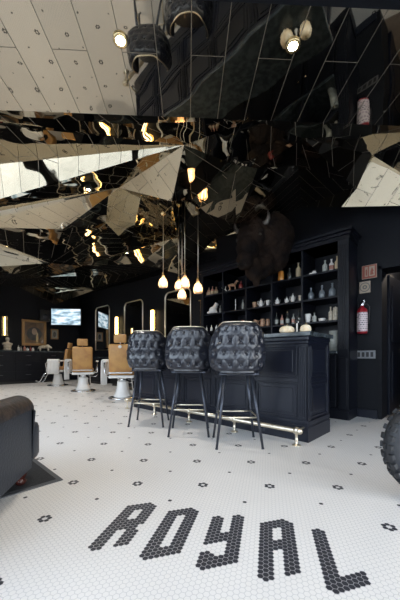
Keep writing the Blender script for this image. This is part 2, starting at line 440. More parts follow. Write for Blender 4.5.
# ------------------------------------------------------------------ mirrored faceted ceiling
def isect(A, B, y):
    t = (y-A.y)/(B.y-A.y); return A + (B-A)*t
A1, B1 = CW(-1.61, 2.294, 2.85), CW(1.72, 2.45, 2.85)
A0, B0 = CW(.195, 1.59, 2.85), CW(1.14, 1.626, 2.85)
L1a, L1b, L0a, L0b = isect(A1, B1, YF), isect(A1, B1, YB), isect(A0, B0, YF), isect(A0, B0, YB)
LL = A1.lerp(B1, .0)
P = {
 'L1a': L1a, 'L1b': L1b,
 'e0': A1 + (B1-A1)*-.3, 'e1': A1+(B1-A1)*.62, 'M': A1+(B1-A1)*1.17,
}
CPX = {
 'a': (-150.0, 109.0, 2.863), 'H': (184.0, 145.0, 2.957), 'r': (303.5, 138.3, 2.837), 'r2': (358.5, 141.1, 3.450), 'a2': (-167.7, 181.3, 3.077), 'b': (-150.2, 242.8, 2.500), 'c': (119.1, 187.7, 3.038), 'm0': (-65.5, 223.5, 2.681), 'm1': (-43.1, 226.5, 2.658), 'd': (63.1, 229.2, 2.800), 'h1': (105.9, 223.0, 2.973), 'h2': (140.5, 198.5, 3.118), 'h3': (129.9, 247.7, 2.524), 'f': (171.8, 201.2, 2.740), 'g': (184.1, 275.4, 2.943), 'k': (140.6, 263.6, 3.118), 'k2': (170.9, 239.2, 3.401), 's1': (192.0, 199.4, 2.861), 's2': (178.0, 194.8, 3.450), 's3': (236.0, 224.0, 2.720), 's4': (206.1, 213.1, 2.798), 'q': (238.2, 218.1, 3.357), 'w': (235.4, 164.4, 2.962), 'T': (372.0, 155.0, 2.999), 'v': (341.3, 207.0, 2.864), 'vD': (301.8, 207.0, 3.450), 'v2': (452.6, 204.6, 2.642), 'u': (298.0, 165.2, 3.091), 'n0': (-88.3, 225.2, 3.070), 'n1': (49.5, 263.0, 2.771), 'n': (-40.0, 269.2, 2.500), 'n2': (49.4, 276.7, 3.138), 'n3': (94.3, 287.4, 3.116), 'x1': (210.4, 242.5, 3.450), 'x2': (246.9, 226.5, 3.450), 'x3': (119.6, 123.9, 2.872), 'x4': (257.7, 168.4, 2.920), 'x5': (17.1, 235.0, 3.404), 'x6': (82.1, 266.1, 2.913),
}
for _k, _v in CPX.items(): P[_k] = PH(*_v)
for k, (x, z) in enumerate(((-11.5, 2.95), (-10.2, 2.8), (-8.6, 3.0), (-7.2, 2.78), (-5.9, 3.0), (-4.7, 2.9), (-3.4, 3.15), (-2.2, 3.2), (-1.2, 2.83), (.2, 2.86))):
    P['B%d' % k] = Vector((x, YB, z))
for k, (y, z) in enumerate(((-2.2, 2.9), (-.4, 2.75), (1.4, 2.95), (2.9, 2.8), (4.1, 2.95))):
    P['F%d' % k] = Vector((XL, y, z))
for k, (x, z) in enumerate(((-9.6, 2.8), (-7.4, 2.95))):
    P['G%d' % k] = Vector((x, YF, z))
P['W0'] = Vector((-1.25, 4.60, 2.80)); P['W1'] = Vector((-.5, 4.6, 2.86))
OZ = {'B0': 3.392, 'B1': 3.400, 'B2': 3.400, 'B3': 3.379, 'B4': 3.313, 'B5': 3.400, 'B6': 3.149, 'B7': 3.400, 'B8': 3.400, 'B9': 2.954, 'F0': 3.375, 'F1': 3.229, 'F2': 3.212, 'F3': 3.353, 'F4': 2.910, 'G0': 2.600, 'G1': 2.600, 'W0': 3.302, 'W1': 3.083}
for _k in OZ: P[_k].z = OZ[_k]
keys = list(P)
idx = {k: i for i, k in enumerate(keys)}
cons = [('L1a', 'e0'), ('e0', 'e1'), ('e1', 'M'), ('M', 'L1b'), ('a', 'H'), ('H', 'w'), ('w', 'r'), ('H', 'a2'), ('H', 'b'), ('H', 'c'), ('c', 'm0'), ('b', 'm0'),
        ('c', 'd'), ('d', 'm1'), ('h1', 'h2'), ('h2', 'h3'), ('h1', 'h3'), ('H', 'f'), ('f', 's1'), ('H', 's1'), ('s1', 's2'), ('s2', 's3'), ('s3', 's4'), ('s4', 's1'),
        ('f', 'g'), ('g', 'k2'), ('k2', 'k'), ('r', 'r2'), ('r2', 'T'), ('T', 'v'), ('T', 'v2'), ('v', 'v2'), ('v2', 'W1'), ('v', 'W0'), ('r', 'u'), ('u', 'vD'), ('vD', 'T'), ('vD', 'v'), ('n0', 'n1'), ('n', 'n1')]
v2 = [Vector((P[k].x, P[k].y)) for k in keys]
out = delaunay_2d_cdt(v2, [(idx[a], idx[c]) for a, c in cons], [], 0, 1e-5)
ce = bmesh.new(); uvl = ce.loops.layers.uv.new('UVMap')
cv = []
for i, p in enumerate(out[0]):
    src = out[3][i]
    if src: z = P[keys[src[0]]].z
    else: z = 2.85
    cv.append(ce.verts.new((p.x, p.y, z)))
seamdir = (CW(0, 1)*math.cos(math.radians(2.4)) - CW(1, 0)*math.sin(math.radians(2.4))).normalized()
rnd = random.Random(3)
def paint(f, ang, off=(0, 0)):
    n = f.normal if f.normal.length else Vector((0, 0, 1))
    d = Matrix.Rotation(ang, 3, 'Z') @ seamdir
    d = (d - n*d.dot(n)).normalized(); e = n.cross(d)
    for l in f.loops: l[uvl].uv = (l.vert.co.dot(d)+off[0], l.vert.co.dot(e)+off[1])
for f in out[2]:
    fc = ce.faces.new([cv[i] for i in f]); fc.normal_update()
    if fc.normal.z > 0: fc.normal_flip(); fc.normal_update()
    cx = fc.calc_center_median(); fc.material_index = 2
    paint(fc, rnd.choice((0, .5, -.5, .9, -.9)) if cx.x < -1.5 else rnd.choice((-.25, -.4)))
# level mirrored field and dark soffit in front of it
def poly(pts, mi, z=None):
    f = ce.faces.new([ce.verts.new(p if z is None else (p[0], p[1], z)) for p in pts]); f.normal_update()
    if f.normal.z > 0: f.normal_flip(); f.normal_update()
    f.material_index = mi
    paint(f, 0, (0.32, -.02)); return f
poly([L1a, L1b, L0b, L0a], 0)
poly([L0a-Vector((0, 0, .012)), L0b-Vector((0, 0, .012)), Vector((XR, YB, 2.838)), Vector((XR, YF, 2.838))], 1)
poly([L0a, L0b, L0b-Vector((0, 0, .012)), L0a-Vector((0, 0, .012))], 1)
poly([(XL-.2, YF-.2), (XR+.2, YF-.2), (XR+.2, YB+.2), (XL-.2, YB+.2)], 1, 3.7)
me = bpy.data.meshes.new('ceiling'); ce.to_mesh(me)
ce.faces.ensure_lookup_table(); BV = BVHTree.FromBMesh(ce); ce.free()
me.materials.append(M['mirrorceil']); me.materials.append(M['wall']); me.materials.append(M['mirrorfacet'])
o = bpy.data.objects.new('ceiling', me); COL.objects.link(o); struct(o)
def ceil_z(x, y, default=2.85):
    h = BV.ray_cast(Vector((x, y, 2.3)), Vector((0, 0, 1)))
    return h[0].z if h[0] else default

# ------------------------------------------------------------------ bar counter
BX0, BX1, BY0, BY1 = -4.28, -1.18, 2.83, 3.445
bar = thing('bar_counter', 'long navy panelled bar counter with stone top and brass foot rail', 'bar counter', ((BX0+BX1)/2, (BY0+BY1)/2, 0))
def P2(b, name, m, par, smooth=None):           # build a part given in world coordinates
    o = b.build(name, m, None, smooth); o.parent = par
    mw = Matrix.Translation(par.location) @ Matrix.Rotation(par.rotation_euler.z, 4, 'Z')
    o.data.transform(mw.inverted()); return o
b = MB(); b.box(BX0+.02, BX1-.02, BY0+.02, BY1-.02, .0, 1.08); P2(b, 'body', 'navy', bar)
b = MB(); b.box(BX0-.03, BX1+.03, BY0-.03, BY1+.03, 1.08, 1.125, .006); P2(b, 'countertop', 'slate', bar)
b = MB(); b.box(BX0, BX1, BY0, BY1, 0, .15); b.box(BX0+.006, BX1-.006, BY0+.006, BY1-.006, .15, .17, .004)
b.box(BX0, BX1, BY0+.004, BY1-.004, .17, .215, .008); P2(b, 'plinth', 'navy', bar)
b = MB(); b.box(BX0-.004, BX1+.004, BY0-.004, BY1+.004, 1.035, 1.08, .01); b.box(BX0+.006, BX1-.006, BY0+.006, BY1-.006, 1.0, 1.035, .008); P2(b, 'top_moulding', 'navy', bar)
def panel(b, u0, u1, z0, z1, mk):               # raised-and-fielded panel, mk(u,depth)-> box
    w = .016
    for (a, c, d, e) in ((u0, u1, z1-w, z1), (u0, u1, z0, z0+w), (u0, u0+w, z0+w, z1-w), (u1-w, u1, z0+w, z1-w)):
        mk(b, a, c, d, e, .012, .004)
    mk(b, u0+.045, u1-.045, z0+.045, z1-.045, .008, .006)
def mkf(b, a, c, d, e, dp, bv): b.box(a, c, BY0+.02-dp, BY0+.021, d, e, bv)
def mke(b, a, c, d, e, dp, bv): b.box(BX1-.021, BX1-.02+dp, a, c, d, e, bv)
x = BX1-.115; k = 0
while x-.48 > BX0:
    for z0, z1 in ((.66, .985), (.235, .585)):
        b = MB(); panel(b, x-.49, x-.01, z0, z1, mkf); P2(b, 'panel', 'navy', bar)
    b = MB(); b.box(x-.585, x-.515, BY0+.004, BY0+.021, .215, 1.0, .004)
    for q in (-.572, -.555, -.538): b.box(x+q, x+q+.009, BY0-.002, BY0+.006, .25, .97, .003)
    P2(b, 'pilaster', 'navy', bar); x -= .60
b = MB(); b.box(BX1-.10, BX1-.003, BY0+.002, BY0+.021, .215, 1.0, .004)
for q in (.018, .040, .062, .084): b.box(BX1-q-.010, BX1-q, BY0-.006, BY0+.004, .25, .97, .003)
b.box(BX1-.021, BX1-.002, BY0+.002, BY0+.075, .215, 1.0, .004)
for q in (.015, .040): b.box(BX1-.004, BX1+.004, BY0+q, BY0+q+.012, .25, .97, .003)
P2(b, 'pilaster', 'navy', bar)
b = MB(); b.box(BX1-.021, BX1-.004, BY1-.06, BY1-.01, .215, 1.0, .004); P2(b, 'pilaster', 'navy', bar)
for z0, z1 in ((.66, .985), (.235, .585)):
    b = MB(); panel(b, BY0+.10, BY1-.075, z0, z1, mke); P2(b, 'panel', 'navy', bar)
b = MB(); b.box(BX0+.1, BX1-.11, BY0+.008, BY0+.021, .6, .645, .006); b.box(BX1-.021, BX1-.008, BY0+.09, BY1-.07, .6, .645, .006); P2(b, 'mid_rail', 'navy', bar)
# foot rail with its posts
b = MB(); RY_, RZ_ = BY0-.16, .145
b.tube([(BX0+.02, RY_, RZ_), (BX1-.02, RY_, RZ_)], .024, 14)
for xx in (BX0+.02, BX1-.02): b.ball((xx, RY_, RZ_), .033)
rail = P2(b, 'foot_rail', 'palebrass', bar)
for k in range(5):
    xx = BX1-.05 - k*(BX1-BX0-.1)/4
    b = MB(); b.lathe([(.042, 0.001), (.042, .008), (.016, .014), (.013, .05), (.018, .058), (.013, .066), (.013, .11), (.030, .12), (.030, .17), (.012, .18), (0, .183)], 14)
    b.tube([(0, 0, .145), (0, .17, .145)], .011, 8)
    p = b.build('rail_post', 'palebrass', rail); p.location = Vector((xx, RY_, 0)) - bar.location

# ------------------------------------------------------------------ bar stools
def _sup(a):
    sx, cy = math.sin(a), math.cos(a); rr = (abs(sx)**2.7 + abs(cy)**2.7)**(-1/2.7)
    return Vector((sx*rr*.25, -cy*rr*.25))
_al = [0.0]; _aa = [math.radians(128)*k/200 for k in range(201)]
for _k in range(200): _al.append(_al[-1] + (_sup(_aa[_k+1])-_sup(_aa[_k])).length)
def warp(t):
    q = abs(t)*_al[-1]; k = 0
    import bisect
    k = min(199, max(0, bisect.bisect(_al, q)-1)); f = (q-_al[k])/(_al[k+1]-_al[k])
    return math.copysign(_aa[k]+(_aa[k+1]-_aa[k])*f, t)
def shell_pt(t, v, off):
    """t -1..1 round the back, v 0..1 up, off outward"""
    a = warp(t)
    z0 = .735
    top = 1.185 - .22*max(0, (abs(t)-.36)/.64)**1.2
    z = z0 + (top-z0)*v
    hz = (z-z0)/.45
    rx = .262 - .075*max(0, hz-.45) - .022*(1-min(1, hz*4)); ry = .245 + .035*hz
    p = 2.7
    sx, cy = math.sin(a), math.cos(a)
    rr = (abs(sx)**p + abs(cy)**p)**(-1/p)
    q = Vector((sx*rr*(rx+off), -cy*rr*(ry+off) + .0, z))
    return q
def make_stool():
    t = thing('bar_stool', '', 'bar stool', (0, 0, 0), 0, 'tufted leather bar stools along the bar')
    NU, NV = 168, 60
    CO, RO = 12.0, 4
    btn = []
    def tuft(u, v):
        fu, fv = (u*.5+.5)*CO, v*RO
        d = 9; near = None
        r0 = int(fv)
        for rr in (r0-1, r0, r0+1):
            cvv = rr+.5; offx = .5 if rr % 2 else 0.0
            cu = round(fu-offx)+offx
            dd = math.hypot((fu-cu)*1.0, (fv-cvv)*.95)
            if dd < d: d = dd
        a1 = abs(((fu+(fv-.5)) % 1)-.5); a2 = abs(((fu-(fv-.5)) % 1)-.5)
        edge = min(1, min(v, 1-v)*9)*min(1, (1-abs(u))*12)
        crease = .004*math.exp(-((.5-max(a1, a2))*7)**2)
        return .018*edge*(1-math.exp(-(d/.24)**2)) - crease*edge
    b = MB(); O = []; I = []
    for iu in range(NU+1):
        u = -1+2*iu/NU; co = []; ci = []
        for iv in range(NV+1):
            v = iv/NV; rd = .022*(1-min(1, (1-v)*10))**2
            co.append(b.bm.verts.new(shell_pt(u, v, tuft(u, v)-rd)))
            ci.append(b.bm.verts.new(shell_pt(u, v, -.05+rd)))
        O.append(co); I.append(ci)
    for iu in range(NU):
        for iv in range(NV):
            for G in (O, I):
                f = b.bm.faces.new((G[iu][iv], G[iu+1][iv], G[iu+1][iv+1], G[iu][iv+1])); f.smooth = True
        for iv in (0, NV): b.bm.faces.new((O[iu][iv], O[iu+1][iv], I[iu+1][iv], I[iu][iv]))
    for iu in (0, NU):
        for iv in range(NV): b.bm.faces.new((O[iu][iv], O[iu][iv+1], I[iu][iv+1], I[iu][iv]))
    b.build('backrest', 'leather', t)
    bm0 = None
    for rr in range(RO):
        offx = .5 if rr % 2 else 0.0
        for c in range(1, 13):
            fu = c-.0+offx-(0 if rr % 2 == 0 else 1)
            u = (fu/CO-.5)*2; v = (rr+.5)/RO
            if abs(u) > .93 or fu <= .2: continue
            p = shell_pt(u, v, .001)
            q = MB().ball((0, 0, 0), (.0125, .0125, .0125), sub=2).build('button', 'leather', t) if bm0 is None else bm0.copy()
            if bm0 is None: bm0 = q
            else: COL.objects.link(q); q.parent = t
            q.location = p
    b = MB(); b.tube([shell_pt(-1+2*k/80, 1, -.022)+Vector((0, 0, .004)) for k in range(81)], .0055, 8)
    b.build('piping', 'palebrass', t)
    b = MB(); b.lathe([(0, .70), (.19, .70), (.215, .715), (.215, .775), (.20, .80), (.12, .812), (0, .815)], 36, fn=lambda a, z: (abs(math.cos(a))**3.2+abs(math.sin(a))**3.2)**(-1/3.2))
    b.build('seat', 'leather', t, 40)
    b = MB(); b.box(-.19, .19, -.17, .17, .69, .712, .006); b.build('seat_frame', 'legmetal', t)
    for sx in (-1, 1):
        for sy in (-1, 1):
            b = MB(); b.tube([(sx*.125, sy*.115, .705), (sx*.218, sy*.205, .0)], [.0165, .0115], 12)
            b.tube([(sx*.2165, sy*.2035, .012), (sx*.218, sy*.205, 0)], [.0135, .0135], 10); b.build('leg', 'legmetal', t)
    fx, fy = .180, .168
    for nm, a, c in (('footrest', (-fx, -fy), (fx, -fy)), ('footrest', (-fx, fy), (fx, fy)), ('footrest', (-fx, -fy), (-fx, fy)), ('footrest', (fx, -fy), (fx, fy))):
        b = MB(); b.tube([(a[0], a[1], .29), (c[0], c[1], .29)], .0085, 10); b.build(nm, 'palebrass', t)
    return t
st = make_stool()
sl = [((.367, 2.87), 1.5, 'black tufted leather bar stool nearest the right end of the bar'),
      ((-.12, 3.28), -1, 'black tufted leather bar stool in the middle of the three at the bar'),
      ((-.66, 3.73), -3, 'black tufted leather bar stool furthest from the camera, beside the barber chairs')]
for k, ((X, Z), dg, lb) in enumerate(sl):
    p = CW(X, Z); rz = YAW+math.radians(dg)
    if k == 0: st.location = p; st.rotation_euler.z = rz; st['label'] = lb
    else: dup(st, p, rz, lb)

# ------------------------------------------------------------------ back-bar shelving
CX0, CX1, CY0, CY1 = -3.98, -1.20, 4.234, 4.755
cab = thing('back_bar_shelving', 'tall black built-in shelving with cornice and cupboards behind the bar', 'shelving', ((CX0+CX1)/2, 4.5, 0))
b = MB(); b.box(CX0, CX1, CY1-.03, CY1, 0, 2.52); b.box(CX0, CX0+.04, CY0, CY1-.03, 0, 2.52); b.box(CX1-.04, CX1, CY0, CY1-.03, 0, 2.52)
b.box(CX0, CX1, CY0+.02, CY1-.03, 2.50, 2.54); P2(b, 'carcass', 'cabinet', cab)
parts_x = [-1.342, -1.87, -2.39, -2.90, -3.43]
for x in parts_x[1:]:
    b = MB(); b.box(x-.014, x+.014, CY0+.015, CY1-.03, .96, 2.50, .003); P2(b, 'partition', 'cabinet', cab)
SHZ = [1.40, 1.745, 2.125]
for z in SHZ:
    b = MB(); b.box(CX0+.04, CX1-.04, CY0+.03, CY1-.03, z-.028, z, .003); P2(b, 'shelf', 'cabinet', cab)
b = MB(); b.box(CX0+.06, -1.35, CY0-.03, CY1-.03, .92, .96, .006); P2(b, 'worktop', 'slate', cab)
b = MB(); b.box(CX0+.04, CX1-.04, CY0+.02, CY1-.03, .0, .92); P2(b, 'base_cabinet', 'cabinet', cab)
b = MB(); b.box(CX0, CX1, CY0-.012, CY0+.02, 0, .13, .006); b.box(CX0, CX1+.012, CY0-.006, CY1, .13, .15, .004); P2(b, 'plinth', 'cabinet', cab)
b = MB()
for (d, z0, z1) in ((.01, 2.50, 2.56), (.035, 2.56, 2.60), (.065, 2.60, 2.645)): b.box(CX0-d, CX1+d*.8, CY0-d, CY1-.001, z0, z1, .008)
P2(b, 'cornice', 'cabinet', cab)
b = MB(); b.box(-1.345, CX1, CY0-.012, CY0+.03, .15, 2.50, .004)
for q in (-1.325, -1.295, -1.265, -1.235): b.box(q, q+.014, CY0-.024, CY0-.010, .98, 2.42, .004)
b.box(-1.325, -1.22, CY0-.022, CY0-.01, .2, .86, .005)
P2(b, 'pilaster', 'cabinet', cab)
b = MB(); b.box(CX0, CX0+.07, CY0-.012, CY0+.03, .15, 2.50, .004); P2(b, 'pilaster', 'cabinet', cab)
edges = [-1.35] + parts_x[1:] + [CX0+.06]
for k in range(5):
    xa, xb = edges[k+1]+.02, edges[k]-.02
    b = MB(); b.box(xa, xb, CY0, CY0+.02, .17, .90, .003)
    for (p, q, r, s_) in ((xa, xb, .84, .90), (xa, xb, .17, .24), (xa, xa+.06, .24, .84), (xb-.06, xb, .24, .84)): b.box(p, q, CY0-.014, CY0, r, s_, .004)
    d = P2(b, 'door', 'cabinet', cab)
    kb = MB().lathe([(.006, 0), (.006, .014), (.013, .02), (.012, .03), (0, .033)], 12, mtx=RX(PI/2)).build('knob', 'brass', d)
    kb.location = Vector((xb-.03 if k % 2 else xa+.03, CY0-.014, .6)) - cab.location
# items on the shelves ------------------------------------------------
def bottle_prof(h, r, neck=.34, nr=.3):
    return [(0, 0), (r*.92, 0), (r, h*.03), (r, h*(.62-neck*.2)), (r*.9, h*(.70-neck*.2)), (r*nr*1.3, h*(.80-neck*.2)), (r*nr, h*(.85-neck*.2)), (r*nr, h*.94), (r*nr*1.25, h*.945), (r*nr*1.25, h), (0, h)]
def item(kind, px, z, h, w, m, label, cat=None, group=None, n=None, m2=None, rz=None):
    n = n or CY0+.13
    loc = PN(px, n, z); r = w/2
    rzz = YAW if rz is None else rz
    if kind == 'bottle':
        t = thing('bottle', label, cat or 'bottle', loc, rzz, group)
        MB().lathe(bottle_prof(h*.95, r), 18).build('glass_body', m, t)
        MB().lathe([(0, h*.94), (r*.36, h*.94), (r*.36, h), (0, h)], 12).build('stopper', 'black' if m != 'darkglass' else 'brass', t)
        if m2: MB().lathe([(r*1.015, h*.14), (r*1.03, h*.15), (r*1.03, h*.44), (r*1.015, h*.45)], 18).build('paper_label', m2, t)
    elif kind == 'decanter':
        t = thing('decanter', label, cat or 'decanter', loc, rzz, group)
        MB().lathe([(0, 0), (r*.8, 0), (r, h*.06), (r, h*.42), (r*.8, h*.56), (r*.32, h*.66), (r*.28, h*.76), (r*.42, h*.80), (r*.2, h*.802), (0, h*.80)], 12).build('glass_body', m, t)
        MB().lathe([(0, h*.79), (r*.2, h*.80), (r*.2, h*.83), (r*.42, h*.90), (r*.3, h*.97), (0, h)], 10).build('stopper', m, t)
    elif kind == 'jar':
        t = thing('jar', label, cat or 'jar', loc, rzz, group)
        MB().lathe([(0, 0), (r*.9, 0), (r, h*.06), (r, h*.76), (r*.8, h*.84), (r*.8, h*.86), (0, h*.86)], 18).build('glass_body', m, t)
        MB().lathe([(0, h*.86), (r*.86, h*.86), (r*.86, h*.93), (r*.3, h*.96), (r*.25, h), (0, h)], 18).build('lid', m2 or 'black', t)
    elif kind == 'cup':
        t = thing('cup', label, cat or 'cup', loc, rzz, group)
        MB().lathe([(0, 0), (r*.55, 0), (r*.6, h*.05), (r*.85, h*.4), (r, h*.95), (r*.97, h), (r*.88, h*.97), (r*.75, h*.45), (r*.4, h*.12), (0, h*.1)], 20).build('bowl', m, t)
        MB().tube([(r*.9*math.cos(0)+.0, 0, h*.8), (r*1.35, 0, h*.78), (r*1.5, 0, h*.55), (r*1.25, 0, h*.32), (r*.75, 0, h*.28)], r*.09, 8).build('handle', m, t)
    elif kind == 'teapot':
        t = thing('teapot', label, cat or 'teapot', loc, rzz, group)
        MB().lathe([(0, 0), (r*.5, 0), (r*.75, h*.1), (r*.85, h*.35), (r*.7, h*.6), (r*.4, h*.72), (0, h*.72)], 20).build('pot_body', m, t)
        MB().lathe([(r*.42, h*.71), (r*.38, h*.78), (r*.1, h*.85), (r*.14, h*.93), (0, h)], 16).build('lid', m, t)
        MB().tube([(r*.7, 0, h*.25), (r*1.1, 0, h*.4), (r*1.3, 0, h*.7)], [r*.18, r*.12, r*.07], 8).build('spout', m, t)
        MB().tube([(-r*.7, 0, h*.6), (-r*1.15, 0, h*.65), (-r*1.25, 0, h*.4), (-r*.78, 0, h*.2)], r*.08, 8).build('handle', m, t)
    elif kind == 'candlestick':
        t = thing('candlestick', label, cat or 'candlestick', loc, rzz, group)
        MB().lathe([(0, 0), (r, 0), (r, h*.03), (r*.35, h*.08), (r*.18, h*.14), (r*.28, h*.2), (r*.15, h*.26), (r*.15, h*.45), (r*.4, h*.5), (r*.36, h*.53), (0, h*.53)], 16).build('holder', m, t)
        MB().lathe([(0, h*.53), (r*.22, h*.53), (r*.2, h*.97), (0, h)], 10).build('candle', m2 or 'white', t)
    elif kind == 'mug_ring':
        t = thing('mug', label, cat or 'mug', loc, rzz, group)
        MB().lathe([(0, 0), (r*.8, 0), (r*.95, h*.1), (r, h*.5), (r*.9, h*.95), (r*.85, h), (r*.75, h*.95), (r*.8, h*.5), (0, h*.1)], 18).build('bowl', m, t)
        MB().tube([(-r*.9, 0, h*.85), (-r*1.7, 0, h*.7), (-r*1.75, 0, h*.35), (-r*.9, 0, h*.15)], r*.14, 8).build('handle', m, t)
    elif kind == 'carton':
        t = thing('paper_roll', label, cat or 'paper roll', loc, rzz, group)
        MB().lathe([(0, 0), (r, 0), (r, h), (r*.3, h), (r*.3, h*.98), (0, h*.98)], 20).build('roll', m, t)
    return t
sz = lambda px, d, n=CY0+.13: d*(n/(SA*(px-200)/FP+CA))/FP     # pixels -> metres there
g3, g2, g1 = 'bottles and ornaments on the top shelf', 'vessels on the middle shelf', 'vessels on the lowest shelf'
# top shelf
item('bottle', 325, SHZ[2], sz(325, 13), sz(325, 5), 'greylabel', 'dim grey bottle on the top shelf, right bay, left of the pink-white one', group=g3)
item('bottle', 331.5, SHZ[2], sz(331, 13), sz(331, 4.6), 'white', 'pinkish white bottle on the top shelf between a grey and a tan bottle', group=g3, m2='rose')
item('bottle', 337, SHZ[2], sz(337, 15), sz(337, 4.2), 'tanlabel', 'tall tan bottle at the far right of the top shelf', group=g3)
item('jar', 281, SHZ[2], sz(281, 12), sz(281, 6), 'amber', 'glowing amber jar on the top shelf right of the bison head', group=g3)
item('bottle', 289.5, SHZ[2], sz(290, 12), sz(290, 4.6), 'darkglass', 'dark glass bottle between amber jar and gold-labelled bottle on the top shelf', group=g3)
item('bottle', 298.5, SHZ[2], sz(298, 16), sz(298, 5), 'tanlabel', 'tall tan and gold bottle on the top shelf, next to the partition', group=g3)
for k, (px, hh, w, mm) in enumerate(((205.5, 8, 3.6, 'rose'), (209, 9, 3.4, 'brown'), (212.5, 9.5, 3.2, 'rose'), (216.2, 8, 3.8, 'brown'))):
    item('bottle', px, SHZ[2], sz(px, hh), sz(px, w), mm, ['leftmost rose glass bottle on the top shelf by the pendants', 'brown bottle second from the left end of the top shelf', 'slim rose bottle third from the left end of the top shelf', 'squat brown bottle fourth from the left end of the top shelf'][k], group=g3, m2='tanlabel')
item('bottle', 241, SHZ[2], sz(241, 9), sz(241, 4.4), 'redglass', 'dark red bottle on the top shelf left of the bison head', group=g3)
# middle shelf
item('decanter', 311, SHZ[1], sz(311, 13), sz(311, 6), 'glassware', 'leftmost of the three clear decanters in the right bay', group=g2)
item('decanter', 322, SHZ[1], sz(322, 14), sz(322, 6), 'glassware', 'middle one of the three clear decanters in the right bay', group=g2)
item('decanter', 332.5, SHZ[1], sz(332, 15), sz(332, 7.4), 'glassware', 'widest clear decanter, rightmost of three in the right bay', group=g2)
item('teapot', 277.3, SHZ[1], sz(277, 8), sz(277, 4.5), 'white', 'small white teapot just right of the bright partition edge', group=g2)
item('teapot', 286.8, SHZ[1], sz(287, 7.5), sz(287, 3.8), 'white', 'tiny white teapot in the middle of the second bay from the right', group=g2)
item('teapot', 292.8, SHZ[1], sz(293, 10), sz(293, 4.6), 'white', 'tallest white teapot on the middle shelf, with pointed lid', group=g2)
item('cup', 300, SHZ[1], sz(300, 6.5), sz(300, 3.2), 'ivory', 'ivory cup beside the partition on the middle shelf', group=g2)
item('cup', 254.5, SHZ[1], sz(254, 6), sz(254, 4.5), 'brown', 'brownish cup at the left of the middle bay', group=g2)
item('teapot', 261, SHZ[1], sz(261, 9.5), sz(261, 5.5), 'white', 'white lidded teapot in the middle bay', group=g2)
item('cup', 268, SHZ[1], sz(268, 6), sz(268, 4.5), 'white', 'white cup left of the bright partition edge', group=g2)
item('candlestick', 226, SHZ[1], sz(226, 13), sz(226, 4.6), 'white', 'left of two pale candlesticks on the middle shelf', group=g2)
item('candlestick', 235.5, SHZ[1], sz(235, 12), sz(235, 4.6), 'white', 'pale candlestick right of its twin on the middle shelf', group=g2)
item('bottle', 243, SHZ[1], sz(243, 11), sz(243, 2.4), 'greylabel', 'thin grey bottle beside the partition, right of the candlesticks', group=g2)
item('bottle', 220.3, SHZ[1], sz(220, 8), sz(220, 2.0), 'greylabel', 'thin pale bottle right of the white animal figurine', group=g2)
# lowest shelf
item('cup', 308, SHZ[0], sz(308, 9), sz(308, 6), 'white', 'bright white tumbler on the lowest shelf of the right bay', cat='tumbler', group=g1)
item('bottle', 314.5, SHZ[0], sz(314, 10), sz(314, 4), 'greylabel', 'grey bottle beside the bright white tumbler', group=g1)
item('cup', 322, SHZ[0], sz(322, 3.4), sz(322, 7), 'white', 'low white bowl on the lowest shelf of the right bay', cat='bowl', group=g1)
item('bottle', 330.6, SHZ[0], sz(330, 15), sz(330, 3.8), 'ivory', 'ivory bottle with slim neck, left of its broad neighbour', group=g1)
item('jar', 335.5, SHZ[0], sz(335, 14), sz(335, 5), 'ivory', 'broad ivory flask at the right end of the lowest shelf', cat='flask', group=g1, m2='ivory')
for k, px in enumerate((276.5, 282, 287.5, 293.5, 299)):
    item('bottle', px, SHZ[0], sz(px, 13-(k % 2)*2), sz(px, 3.6), ('darkglass', 'rose', 'darkglass', 'greylabel', 'darkglass')[k],
         ['dark bottle next to the bright partition edge on the lowest shelf', 'rose brown bottle second in the row behind the pumpkins', 'short dark bottle mid row behind the pumpkins', 'grey bottle fourth in the row behind the pumpkins', 'dark bottle at the right end of the row behind the pumpkins'][k], group=g1, m2='greylabel' if k != 3 else 'rose')
item('mug_ring', 255.6, SHZ[0], sz(255, 7.5), sz(255, 5), 'brown', 'brown mug at the left of the middle bay, lowest shelf', group=g1)
item('mug_ring', 262.5, SHZ[0], sz(262, 8), sz(262, 5), 'brown', 'brown mug with handle, between two others', group=g1)
item('mug_ring', 268, SHZ[0], sz(268, 7.5), sz(268, 4), 'brown', 'brown mug nearest the bright partition edge', group=g1)
item('candlestick', 226.3, SHZ[0], sz(226, 10), sz(226, 4), 'white', 'thin pale candlestick on the lowest shelf behind the stools', group=g1)
item('candlestick', 234.5, SHZ[0], sz(234, 8), sz(234, 4.5), 'brown', 'short brown candlestick on the lowest shelf', group=g1)
item('bottle', 242.5, SHZ[0], sz(242, 9), sz(242, 5), 'redglass', 'round dark red bottle on the lowest shelf', group=g1)
for k, px in enumerate((206.5, 211.5, 216.5)):
    item('bottle', px, SHZ[0], sz(px, 6.5), sz(px, 2.5), 'white', ['small white bottle at the left end of the lowest shelf', 'middle one of three small white bottles on the lowest shelf', 'rightmost of three small white bottles on the lowest shelf'][k], group=g1)
item('carton', 334, .96, sz(334, 20), sz(334, 9), 'greylabel', 'pale grey paper roll standing on the back worktop beside the bar end', n=CY0+.12)
